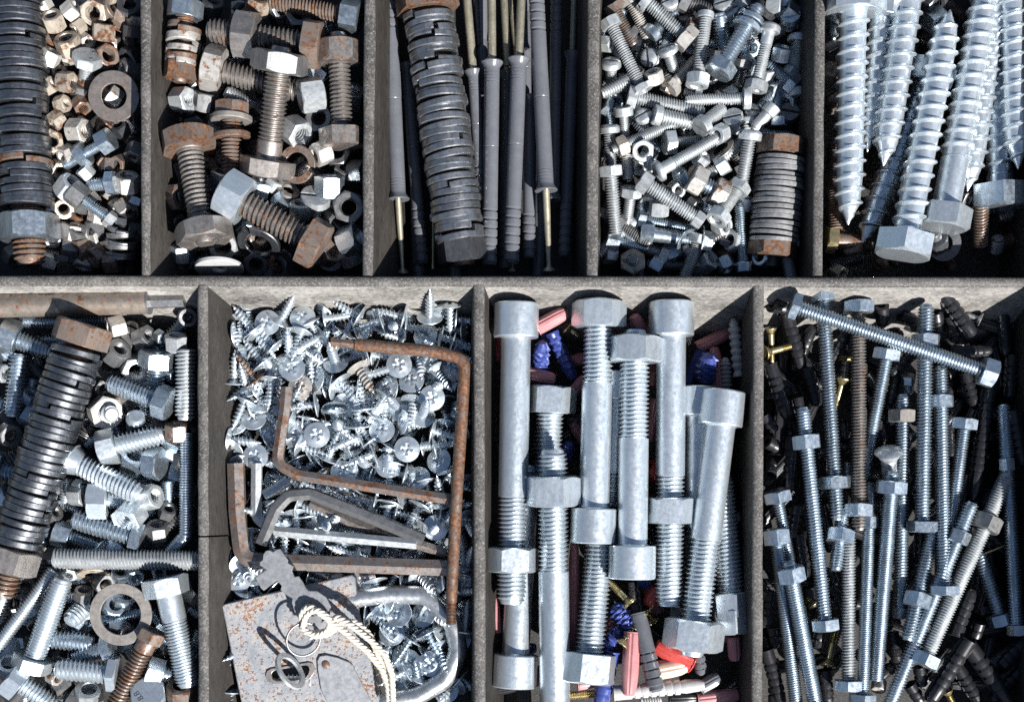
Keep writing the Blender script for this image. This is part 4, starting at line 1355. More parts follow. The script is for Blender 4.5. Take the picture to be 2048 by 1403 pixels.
# ------------------------------------------------------------------ bin of wafer-head screws
BIN[0] = 'H'
view('H')
H_S = [ # head x,y, direction of the point (right, down, up), z of head
 (430, 270, .1, .1, -1, -38), (655, 238, 0, .3, -.95, -40), (590, 566, .1, .25, -.95, -34), (1270, 540, .05, .05, -1, -32), (1350, 640, .15, .3, -.92, -38), (1480, 750, .02, -.02, -1, -30),
 (746, 986, 0, .05, -1, -30), (1160, 956, .0, .35, -.92, -36), (1320, 1076, 0, 0, -1, -28), (915, 1216, 0, .55, -.85, -36), (640, 682, .25, 0, -.95, -36), (748, 632, .75, .15, -.65, -38),
 (355, 1122, .1, .1, -1, -44), (1612, 550, .1, .3, -.95, -58), (1640, 850, .4, 0, -.9, -58), (1292, 905, .85, .1, -.5, -40), (345, 880, .05, .4, -.9, -48), (610, 992, .2, .45, -.9, -44),
 (1525, 1150, .3, .2, -.85, -52), (1390, 1262, .2, .45, -.9, -48), (920, 800, .2, -.1, -1, -58), (1100, 780, -.2, .2, -.95, -58), (1500, 540, -.2, .5, -.85, -60), (1180, 700, .3, .4, -.85, -52),
 (515, 252, .55, -.8, .45, -40), (572, 490, 0, -.85, .5, -44), (866, 525, -.1, -.55, .8, -44), (1465, 232, .05, -.75, .65, -36), (1592, 160, .0, .9, -.35, -34), (690, 445, .5, .35, .6, -60),
 (228, 345, .95, -.1, .1, -46), (480, 420, -.8, -.85, .05, -42), (400, 530, -.75, -.95, .1, -40), (350, 625, -.55, -.75, .35, -50), (805, 245, 1, -.15, .05, -42), (1012, 232, -.9, -.55, .1, -38),
 (1155, 262, -.95, .3, .0, -44), (1295, 235, -1, -.25, .1, -42), (1318, 300, .98, .08, -.05, -52), (1540, 365, .95, .22, -.1, -56), (300, 700, -.1, -.7, .5, -56), (460, 640, -.1, .9, .2, -50),
 (285, 770, -.35, .85, .1, -46), (330, 810, .9, -.35, .1, -58), (195, 1015, .98, .1, .1, -48), (360, 690, .9, -.4, .2, -60), (735, 790, -.98, .15, .05, -38), (900, 640, 0.5, 0.7, 0.1, -30),
 (850, 680, .95, .1, .1, -34), (1010, 560, .45, .7, .2, -28), (1080, 600, .9, -.25, .2, -46), (1180, 740, -.55, .8, .1, -38), (860, 830, 0, .9, -.3, -42), (700, 890, -.2, .9, .1, -48),
 (1010, 1000, -.9, .4, .1, -36), (1085, 1020, -.6, -.8, .1, -44), (930, 1070, .6, -.4, -.2, -46), (1100, 1110, -.9, .35, .15, -36), (820, 1130, .3, -.7, .2, -48), (1215, 1070, -.5, .8, 0, -48),
 (1200, 1180, .1, -.3, .9, -38), (1230, 1170, -.2, .9, .1, -42), (600, 900, .9, .3, .2, -56), (640, 1050, .9, .35, .1, -48), (1300, 1240, -.95, -.25, .1, -44), (1440, 1290, .2, .85, .2, -52),
 (1490, 960, .9, .25, .05, -48), (1500, 1060, .9, -.2, 0, -54), (1420, 860, .2, -.4, .85, -48), (1560, 660, -.3, .2, .9, -64), (1360, 770, -.1, .8, .4, -50), (1260, 820, -.2, -.3, .9, -60),
 (880, 950, .1, -.2, .95, -58), (440, 560, .05, -.2, .95, -70), (700, 260, .3, .8, -.3, -52), (640, 340, -.2, .8, .3, -46), (770, 360, -.8, .5, .3, -46), (360, 350, .7, .8, .1, -44),
 (340, 320, -.6, -.75, .15, -42), (930, 330, .5, -.85, .1, -50), (1000, 310, .9, -.3, .1, -54), (1230, 295, 0.1, 0.1, 1, -62), (1440, 350, .3, .3, -.9, -58), (1640, 250, 1, .1, 0, -58),
 (1620, 400, .9, .3, 0, -62), (230, 480, .3, .3, -.9, -56), (215, 640, .1, -.9, .3, -52), (900, 420, .8, .4, .1, -58), (1050, 470, -.8, .3, .2, -58), (1120, 480, .9, .1, .2, -60),
 (1000, 700, -.95, -.1, .1, -40), (1040, 820, -.1, -.9, .05, -34), (1010, 930, -.05, -.95, .1, -30), (1120, 860, .5, -.8, .1, -44), (560, 760, .9, .2, .1, -62), (700, 700, -.3, .7, .5, -60),
 (790, 560, .4, .6, .5, -62), (680, 560, .5, -.6, .5, -60), (1230, 1000, -.8, -.4, .3, -62), (1480, 640, .6, -.5, -.5, -60), (1560, 760, .1, .9, .2, -66), (880, 1190, .8, .4, .1, -62),
 (1060, 1190, -.1, -.3, .95, -64), (720, 1130, .8, -.5, .1, -64), (620, 1150, .4, .8, .1, -66), (1100, 1270, .9, .2, .1, -62), (950, 1290, .3, -.6, .7, -64), (770, 1250, .6, .6, .2, -64),
 (450, 800, .1, .4, -.9, -66), (460, 960, -.3, .2, -.9, -66), (240, 920, .3, .5, -.7, -60), (250, 560, .8, .5, .2, -64), (520, 340, .6, .2, -.7, -60), (1400, 480, .1, .8, .5, -64)]
for x, y, dx, dy, dz, z in H_S:
    wafer(x, y, dx, dy, dz, z, 'rust' if (x, y) == (350, 625) else 'galvanised_stained' if (x, y) in ((640, 682), (1010, 560)) else 'bright_zinc',
          {(640, 682): 'rust-spotted wafer-head screw with its cross facing up at the top of the thin hex key',
           (1480, 750): 'zinc wafer-head screw, cross up, left of the dark coil and long rusty hook rod',
           (515, 252): 'wafer-head screw standing on its head in the upper left, tip catching the sun',
           (1465, 232): 'shaded wafer-head screw standing point up near the top right corner'}.get((x, y)))
bolt(1575, 700, 1560, 850, 90, -58, -62, 'dark_steel', 'none', label='dark coarse threaded stub among the wafer screws, right of the cross heads')
view('I')
I_S = [(245, 625, .1, .1, -1, -52), (265, 530, .4, .5, .75, -50), (1490, 300, -.1, .1, .95, -50), (540, 330, .0, .85, .2, -58), (640, 395, -.3, .6, .2, -66), (740, 385, .5, .1, -.7, -66), (880, 400, .1, .6, .3, -66),
       (1215, 965, .02, .15, -1, -48), (1265, 840, .25, .15, -.9, -48), (1415, 850, .3, .2, -.9, -56), (1330, 1010, -.5, .75, .1, -48), (1440, 960, .4, .8, -.1, -52), (1460, 1160, .05, .1, -1, -58),
       (1560, 1140, .4, .1, -.9, -62), (1320, 1150, .2, .2, -.9, -60), (1090, 850, .6, .5, .1, -56), (1150, 800, -.3, .5, -.6, -62), (1040, 640, -.1, .1, -1, -62), (1110, 640, 0.2, 0.8, .2, -58), (180, 1060, .2, .1, -1, -70),
       (210, 1280, .3, .2, -.9, -76), (1680, 650, .2, .1, -.9, -72), (700, 250, .7, .1, -.6, -60), (610, 210, .1, .9, .3, -54), (640, 160, .8, .3, .2, -50), (790, 260, .2, .2, .9, -62), (1100, 140, -.9, -.2, .1, -54),
       (1200, 150, -.2, .8, .2, -52), (1240, 210, .9, .2, -.1, -58), (1060, 175, .8, .1, -.6, -60), (920, 110, .2, .4, -.8, -62), (1290, 270, .4, .2, -.8, -66), (1540, 210, .9, .2, .1, -62), (880, 310, .8, .1, .4, -72),
       (1390, 170, -.4, .7, .3, -58), (1530, 130, -.1, -.7, .5, -58), (1690, 250, .3, .5, .6, -70), (1690, 540, .2, -.6, .6, -74), (1390, 600, .4, .4, .4, -62), (1480, 650, .3, .2, -.9, -72), (330, 620, .2, -.8, .4, -70),
       (320, 330, .1, .8, .3, -66), (500, 220, -.1, .8, .3, -62), (430, 160, .2, .8, .3, -62), (1270, 1240, .4, .1, -.9, -72), (1560, 1330, .1, .3, -.9, -70), (1330, 1280, .6, -.5, .2, -72), (1520, 1060, .2, .6, .5, -70),
       (1180, 1090, .3, -.7, .3, -70), (1250, 1120, .7, .1, .2, -72), (700, 620, .9, .2, .1, -80), (830, 600, .4, .2, -.9, -78), (1010, 430, .2, .2, -.9, -78), (1150, 430, .8, .2, .2, -80), (1300, 440, .2, .8, .2, -80),
       (1690, 830, .3, .3, -.8, -78), (160, 700, .8, .2, .3, -78), (900, 200, -.2, .3, .9, -70), (1640, 1010, .2, .3, -.9, -78), (140, 150, .4, -.8, .3, -56), (290, 500, .5, .4, .5, -66), (420, 310, .3, .8, .1, -74)]
for x, y, dx, dy, dz, z in I_S:
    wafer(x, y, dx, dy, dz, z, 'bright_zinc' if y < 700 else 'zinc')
bolt(1440, 650, 1370, 590, 60, -66, -60, 'galvanised_stained', 'none')

# keys and rods lying on the screws
view('H')
HK = 'brown_steel'
o, pth = bar([(992, 408, 2), (1490, 452, 4), (1690, 500, 2), (1668, 900, -2), (1634, 1403, -6)] , 80, 'rust', 'long rusty rod bent square at its top corner, framing the screws on their right', rad=26, seg=14, name='hook_rod', cat='rod', kind='rod')
mb = MB()
d0 = (pth[1] - pth[0]).normalized()
sweep(mb, [pth[0] - d0 * 49, pth[0] - d0 * 1, pth[0] + d0 * 1], 58 / 3.189 / 2, 6)
link('end_peg', mb.mesh('end_peg', 'rust', 32), o)
pe = P(1634, 1403, -6)
view('I')
mb = MB()
p2 = P(1592, 770, -14)
p3 = P(1590, 905, -16)
base = o.location / K
sweep(mb, [pe - base, P(1600, 600, -12) - base, p2 - base], [80 / 3.168 / 2, 38 / 3.168, 36 / 3.168], 14)
nn = 60
sweep(mb, [(p2.lerp(p3, i / nn)) - base for i in range(nn + 1)], [(34 if i % 4 < 2 else 29) / 3.168 for i in range(nn + 1)], 14)
link('threaded_end', mb.mesh('threaded_end', 'rust', 50), o)
view('H')
bar([(553, 680, -14), (545, 800, -14), (492, 1165, -16), (620, 1240, -18), (1000, 1300, -20), (1640, 1402, -24)], 80, 'key_rust', 'thin rusty hex key bent at lower left, long arm running right under the hook rod', rad=30)
view('I')
bar([(228, -110, -30), (238, 200, -32), (272, 500, -34), (560, 516, -34), (1570, 552, -40)], 118, 'key_rust', 'thickest rusty hex key, short arm up along the left and long arm level', rad=34)
bar([(360, -110, -34), (358, 235, -36), (470, 320, -30), (1372, 402, -22)], 76, 'galvanised', 'bright silver hex key with its long arm lying below the dark one', rad=26, seg=6)
bar([(385, 402, -8), (478, 180, -6), (560, 92, -6), (700, 82, -10), (1000, 200, -16), (1420, 372, -22)], 84, 'grey_steel', 'dark grey hex key bent like a hockey stick above the silver one', rad=26, twist=0.3)
bar([(700, 140, -38), (1000, 280, -42), (1560, 460, -50)], 74, 'brown_steel', 'brownish straight hex key lying half hidden beneath the dark grey one', rad=10)
bar([(560, -5, -44), (480, 55, -42), (405, 92, -40)], 74, 'galvanised', 'short pale round pin beside the bend of the thin rusty hex key', rad=8, seg=14, name='pin', cat='pin', kind='pin')

# ------------------------------------------------------------------ padlock, key, rings and cord
s_ = 3.168
LO = P(630, 1150, -30)
def rel(x, y, o=LO, z=-30):
    q = P(x, y, z) - o
    return (q.x, q.y)
lock = bpy.data.objects.new('padlock', None)
C.objects.link(lock)
lock.location = LO * K
lock.rotation_euler = (0.0, 0.03, 0)
register(lock, 'padlock', 'padlock', '', '', 'big grey painted padlock with rust-flecked body and chromed shackle lying on the screws')
slot = [(420, 1235), (428, 1205), (450, 1190), (690, 1150), (716, 1158), (726, 1185), (718, 1222), (690, 1258), (600, 1278), (470, 1282), (432, 1268)]
def inset(pts, k):
    cx = sum(p[0] for p in pts) / len(pts)
    cy = sum(p[1] for p in pts) / len(pts)
    return [(cx + (x - cx) * k, cy + (y - cy) * k) for x, y in pts]
body_o = [(148, 800), (160, 786), (520, 704), (960, 606), (974, 622), (990, 830), (1050, 1060), (1112, 1340), (1190, 1640), (1170, 1660), (380, 1790), (350, 1770), (240, 1250), (160, 840)]
me = plate([rel(*p) for p in body_o], [[rel(*p) for p in inset(slot, 0.90)]], 56, 3.0)
me.materials.append(M['lock_paint'])
body = link('body', me, lock)
body.location = (0, 0, -28 * K)
rim_o = [rel(*p) for p in slot]
me = plate(rim_o, [[rel(*p) for p in inset(slot, 0.80)]], 4, 0.8)
me.materials.append(M['brown_steel'])
link('keyhole_rim', me, lock).location = (0, 0, 1.2 * K)
me = plate([rel(*p) for p in inset(slot, 0.98)], [], 4, 0.3)
me.materials.append(M['dark_nylon'])  # near-black plate stands in for the darkness inside the slot
link('keyhole_bottom', me, lock).location = (0, 0, -24 * K)
cov = [(748, 1140), (762, 1112), (800, 1106), (870, 1122), (945, 1152), (966, 1172), (1030, 1300), (1098, 1420), (1110, 1480), (1060, 1560), (960, 1580), (860, 1500), (800, 1380), (772, 1320), (752, 1200)]
me = plate([rel(*p) for p in cov], [], 4.5, 1.4)
me.materials.append(M['key_metal'])
cv = link('keyhole_cover', me, lock)
cv.location = (0, 0, 3.2 * K)
mb = MB()
q = rel(798, 1162)
lathe(mb, [(0.01, 4.0), (4.5, 3.6), (7.5, 2.2), (8.5, 0)], 18, None, q[0], q[1])
rv = link('rivet', mb.mesh('rivet', 'rust'), cv)
rv.location = (0, 0, 2 * K)
# ridge along the shackle side
me = plate([rel(*p) for p in [(962, 612), (978, 620), (1000, 830), (1062, 1060), (1126, 1350), (1200, 1640), (1176, 1646), (1098, 1345), (1036, 1062), (976, 830)]], [], 50, 2.5)
me.materials.append(M['brown_steel'])
link('end_cap', me, lock).location = (0, 0, -27 * K)
shk = [(940, 755, -48), (1200, 722, -46), (1440, 728, -44), (1600, 900, -42), (1640, 1080, -42), (1560, 1260, -44), (1380, 1368, -46), (1000, 1440, -50)]
path = arc_path([P(*p) - LO for p in shk], 55, 8)
mb = MB()
sweep(mb, path, 122 / s_ / 2, 24)
link('shackle', mb.mesh('shackle', 'chrome', 60), lock)

KO = P(600, 700, 12)
def relk(x, y):
    q = P(x, y, 12) - KO
    return (q.x, q.y)
key_o = [(352, 612), (432, 562), (384, 532), (386, 514), (404, 500), (408, 466), (424, 444), (446, 440), (470, 452), (490, 436), (514, 432), (538, 470), (560, 505), (556, 522), (594, 545), (582, 570),
         (600, 612), (628, 606), (650, 640), (672, 682), (690, 700), (745, 700), (800, 740), (828, 800), (816, 860), (770, 896), (700, 900), (640, 880), (600, 830), (584, 770), (590, 745), (548, 720), (514, 690), (522, 664), (492, 626), (404, 692), (388, 680)]
me = plate([relk(*p) for p in key_o], [[relk(*p) for p in circle(712, 808, 52, 20)]], 5, 1.0)
me.materials.append(M['key_metal'])
key = link('key', me)
key.location = KO * K
key.rotation_euler = (0.10, -0.06, 0)
register(key, 'key', 'key', '', '', 'flat grey key with a toothed bit resting across the padlock, cord through its bow')
def wire_ring(cx, cy, rx, ry, z, tilt, wire, m, name, label, rot=0):
    mb = MB()
    n = 48
    pts = [Vector((rx / s_ * math.cos(2 * math.pi * i / n), ry / s_ * math.sin(2 * math.pi * i / n), 0)) for i in range(n + 1)]
    sweep(mb, pts, wire, 8, cap=False, up=Vector((0, 0, 1)))
    o = link(name, mb.mesh(name, m, 60))
    o.location = P(cx, cy, z) * K
    o.rotation_euler = tilt
    register(o, 'ring', 'ring', '', '', label)
    return o
wire_ring(656, 1005, 108, 118, 0, (0.42, 0.30, 0.2), 2.4, 'grey_steel', 'key_ring', 'thin dark wire ring lying on the padlock between key and keyhole')
# the flat ring standing on edge through the wire ring
mb = MB()
ring_mb(mb, 41, 29, 6, 40)
fr = link('flat_ring', mb.mesh('flat_ring', 'galvanised', 40))
bs = basis(Vector((0.74, 0.50, 0.30)))
bs.translation = P(572, 1205, 14) * K
fr.matrix_world = bs
register(fr, 'ring', 'ring', '', '', 'flat silver ring standing on edge over the keyhole slot')
# cord
def cord(paths, label):
    mb = MB()
    for pts, rr in paths:
        w = arc_path([P(*p) for p in pts], 30, 8)
        fine = [w[0]]
        for q in w[1:]:
            n_ = max(1, int((q - fine[-1]).length / 1.6))
            b0 = fine[-1].copy()
            for i in range(1, n_ + 1):
                fine.append(b0.lerp(q, i / n_))
        for sgn in range(3):
            strand = []
            dist = 0.0
            for i, p in enumerate(fine):
                d = (fine[min(i + 1, len(fine) - 1)] - fine[max(i - 1, 0)]).normalized()
                if i:
                    dist += (p - fine[i - 1]).length
                sx = d.cross(Vector((0, 0, 1))).normalized()
                sy = sx.cross(d)
                a = dist / (rr * 4.6) * 2 * math.pi + sgn * 2.094
                strand.append(p + (sx * math.cos(a) + sy * math.sin(a)) * rr * 0.50)
            sweep(mb, strand, rr * 0.56, 7)
        for q in range(46):      # loose fibres
            i = R.randrange(2, len(fine) - 3)
            d = Vector((R.gauss(0, 1), R.gauss(0, 1), R.gauss(.3, .8))).normalized()
            e = Vector((R.gauss(0, 1), R.gauss(0, 1), R.gauss(0, .5))) * 3
            sweep(mb, [fine[i] + d * rr * .6, fine[i] + d * (rr + 2.5) + e * .5, fine[i] + d * (rr + 4) + e * 1.4], 0.22, 3, cap=False)
    o = link('cord', mb.mesh('cord', 'cord_fibre', 60))
    register(o, 'cord', 'cord', '', '', label)
cord([([(650, 905, 10), (640, 840, 26), (690, 790, 30), (760, 836, 30), (920, 960, 22), (1060, 1080, 14), (1150, 1190, 6), (1190, 1300, 2), (1200, 1470, 0)], 6.6),
      ([(700, 985, 12), (800, 975, 16), (860, 940, 18), (850, 850, 26), (950, 910, 28), (1080, 1010, 22), (1170, 1100, 16), (1215, 1220, 8), (1225, 1470, 4)], 6.6),
      ([(630, 900, 6), (680, 970, 8), (790, 960, 14), (870, 900, 22), (980, 890, 20), (1070, 970, 12), (1130, 1100, 6), (1180, 1190, -2)], 6.8),
      ([(645, 930, 16), (720, 985, 18), (810, 955, 20), (830, 880, 30), (740, 810, 34), (670, 850, 30), (650, 930, 18)], 6.0)],
     'loose twisted off-white cord knotted through the key and trailing down over the padlock')

# ------------------------------------------------------------------ bin of big bolts and coloured plugs
BIN[0] = 'J'
view('S')
bolt(1033, 606, 1022, 1206, 61, -14, -18, BZ, 'socket', af=1.50, hh=1.14, smooth=.60, pitch=.147, nuts=(.852,), nut_af=1.60, nut_h=.83, mn=BZ, label='leftmost big cylinder-head bolt, head at the top and nut low on its thread', spin=math.pi / 2 + .2)
bolt(1027, 1372, 1052, 930, 58, -48, -62, BZ, 'socket', af=1.62, hh=1.16, smooth=.8, pitch=.147, label='big bolt in the lower left with its cylinder head at the bottom')
bolt(1112, 1640, 1105, 898, 62, -36, 6, BZ, 'hex', af=1.6, smooth=.66, pitch=.147, nuts=(.89,), nut_af=1.6, nut_h=.98, mn=BZ, label='second big bolt from the left, round thread end rising through a bright nut', spin=math.pi / 2)
bolt(1104, 771, 1090, 1010, 59, -54, -66, BZ, 'hex', af=1.56, hh=.92, pitch=.147, label='half-hidden big bolt with its hex head up, thread shaded, above the bright nut', spin=math.pi / 2 + .1)
bolt(1186, 1085, 1199, 597, 62, -8, -12, BZ, 'socket', af=1.50, hh=1.14, smooth=.60, pitch=.147, nuts=(.935,), nut_af=1.58, nut_h=.88, mn=BZ, label='big bolt with a hex nut topmost and its cylinder head in mid bin', spin=math.pi / 2)
bolt(1172, 1364, 1206, 1030, 61, -16, -40, BZ, 'hex', af=1.70, hh=.98, pitch=.147, label='big fully threaded bolt at the bottom with a wide hex head', spin=math.pi / 2 + .25)
bolt(1264, 1156, 1270, 660, 61, 2, -4, BZ, 'socket', af=1.56, hh=1.10, smooth=.50, pitch=.147, nuts=(.922,), nut_af=1.68, nut_h=.86, mn=BZ, label='foremost big bolt in the middle, nut at its top and cylinder head at its foot', spin=math.pi / 2)
bolt(1343, 603, 1338, 1210, 60, -18, -26, BZ, 'socket', af=1.54, hh=1.14, smooth=.52, pitch=.147, nuts=(.685,), nut_af=1.55, nut_h=.88, mn=BZ, label='big cylinder-head bolt at the upper right with a nut below its smooth shank', spin=math.pi / 2)
bolt(1449, 781, 1382, 1310, 62, -16, -6, BZ, 'socket', af=1.46, hh=1.14, smooth=.50, pitch=.147, nuts=(.92,), nut_af=1.75, nut_h=.98, mn=BZ, label='rightmost big bolt leaning left, half-shaded cylinder head and wide nut at its foot', spin=math.pi / 2 + .2)
bolt(1470, 1265, 1440, 950, 58, -52, -62, BZ, 'hex', af=1.35, hh=.85, pitch=.147, nuts=(.18,), nut_af=1.35, nut_h=.9, label='shaded big bolt behind the rightmost one, hex head low by the divider')
bolt(1396, 772, 1392, 1150, 54, -54, -58, BZ, 'socket', af=1.5, hh=1.1, smooth=.7, label='shaded cylinder-head bolt behind the rightmost leaning one')
bolt(1232, 742, 1222, 1010, 52, -52, -58, BZ, 'socket', af=1.35, hh=1.1, smooth=.7, label='mostly hidden cylinder-head bolt between the two middle nutted bolts')
view('J')
plug(375, 275, 565, 172, 104, -40, -34, 'pink_plastic', 'smooth', 'pink plug poking out right of the leftmost cylinder head')
plug(300, 572, 492, 612, 92, -58, -52, 'pink_plastic', 'smooth', 'pale pink split plug above the half-hidden hex head')
plug(395, 570, 405, 370, 108, -78, -34, 'blue_plastic', 'fin', 'crumpled blue plug end rising between two left bolts')
plug(470, 310, 610, 610, 92, -66, -80, 'blue_plastic', 'fin', 'dark blue finned plug lying in shade left of the topmost nut')
plug(1075, 345, 1000, 195, 100, -62, -40, 'pink_plastic', 'smooth', 'pink plug tip between the topmost nut and the upper right cylinder head')
plug(1470, 590, 1490, 460, 138, -84, -44, 'blue_plastic', 'fin', 'violet-blue split plug end facing up at the right of the big bolts')
plug(1690, 590, 1652, 215, 84, -78, -70, 'white_plastic', 'bead', 'translucent white beaded plug in the shaded upper right corner')
plug(1610, 690, 1600, 470, 80, -96, -92, 'white_plastic', 'bead')
plug(1150, 745, 1100, 1020, 84, -48, -60, 'pink_plastic', 'smooth', 'pink plug lying in the gap right of the foremost bolt')
plug(1100, 1180, 1170, 1270, 110, -46, -66, 'red_plastic', 'slot', 'bright red slotted plug showing between the foremost and upper right bolts')
plug(610, 690, 690, 600, 80, -70, -70, 'pink_plastic', 'smooth')
plug(90, 330, 120, 500, 80, -84, -80, 'red_plastic', 'smooth')
plug(560, 1130, 585, 1020, 80, -80, -60, 'blue_plastic', 'fin')
plug(1140, 480, 1130, 660, 70, -76, -76, 'pink_plastic', 'smooth')
bolt(570, 270, 640, 330, 34, -60, -64, 'brass', 'flat', af=3.0, hh=1.0, smooth=.5)
bolt(1385, 870, 1400, 1150, 30, -78, -84, 'galvanised', 'flat', af=2.0, smooth=.5)
view('K')
plug(590, 1080, 598, 380, 74, -60, -66, 'pink_plastic', 'smooth', 'long pink plug standing between the lower left bolts')
plug(105, 960, 90, 740, 70, -66, -70, 'pink_plastic', 'smooth')
bolt(950, 778, 820, 640, 48, -36, -56, 'brass', 'flat', af=2.05, hh=.8, smooth=.4, label='brassy countersunk screw whose cross head faces right, below the foremost bolt')
bolt(893, 1035, 1105, 785, 40, -26, -38, 'brass', 'flat', af=2.35, hh=.9, smooth=.0, pitch=.62, tip='wood', label='thin brassy wood screw slanting up right over the grey plug')
plug(965, 925, 840, 790, 120, -52, -58, 'blue_plastic', 'fin', 'bright blue finned plug below the brassy cross-head screw')
plug(880, 940, 790, 1090, 100, -62, -60, 'blue_plastic', 'fin')
plug(830, 1080, 760, 1440, 118, -46, -56, 'blue_plastic', 'slot', 'long bright blue slotted plug at the bottom beside the wide hex head')
plug(965, 960, 942, 1360, 112, -40, -30, 'pink_plastic', 'smooth', 'large pink plug lying left of the grey ribbed plug')
plug(1000, 840, 1120, 1335, 112, -44, -24, 'grey_nylon', 'rib', 'grey ribbed plug with rounded nose lying among the coloured plugs')
plug(1040, 1215, 1315, 1165, 128, -56, -48, 'peach_plastic', 'smooth', 'peach coloured plug lying level right of the grey ribbed plug')
plug(1340, 1160, 1110, 1035, 124, -52, -46, 'red_plastic', 'smooth', 'red plug with a domed nose above the peach plug')
plug(1130, 690, 1060, 790, 100, -66, -70, 'red_plastic', 'smooth')
plug(850, 1345, 1420, 1292, 100, -54, -48, 'white_plastic', 'slot', 'white slotted plug lying level at the bottom of the plug heap')
plug(1395, 1310, 1520, 1240, 92, -62, -58, 'grey_nylon', 'smooth')
plug(1375, 1050, 1400, 1230, 84, -66, -66, 'grey_nylon', 'slot')
plug(985, 850, 960, 630, 90, -68, -76, 'dark_nylon', 'slot')
plug(1605, 990, 1615, 1140, 90, -62, -66, 'pink_plastic', 'smooth')
plug(1380, 1385, 1640, 1355, 100, -72, -72, 'pink_plastic', 'smooth')
plug(1200, 1385, 1370, 1380, 84, -64, -64, 'dark_nylon', 'smooth')
plug(1020, 1400, 1150, 1390, 70, -62, -62, 'white_plastic', 'bead')
plug(1210, 830, 1290, 840, 70, -74, -74, 'white_plastic', 'smooth')
plug(1560, 180, 1650, 250, 70, -84, -84, 'white_plastic', 'bead')
bolt(560, 1362, 760, 1345, 60, -72, -72, 'brass', 'none')
bolt(1100, 900, 1060, 840, 40, -66, -76, 'brass', 'flat', af=2.2)
bolt(1605, 980, 1540, 960, 34, -64, -70, 'brass', 'flat', af=3.0)
plug(60, 1330, 240, 1300, 80, -80, -84, 'dark_nylon', 'smooth')
plug(620, 1290, 740, 1270, 80, -70, -72, 'pink_plastic', 'smooth')
plug(380, 1180, 340, 1300, 80, -84, -84, 'pink_plastic', 'smooth')
plug(960, 640, 1090, 640, 80, -84, -84, 'blue_plastic', 'fin')

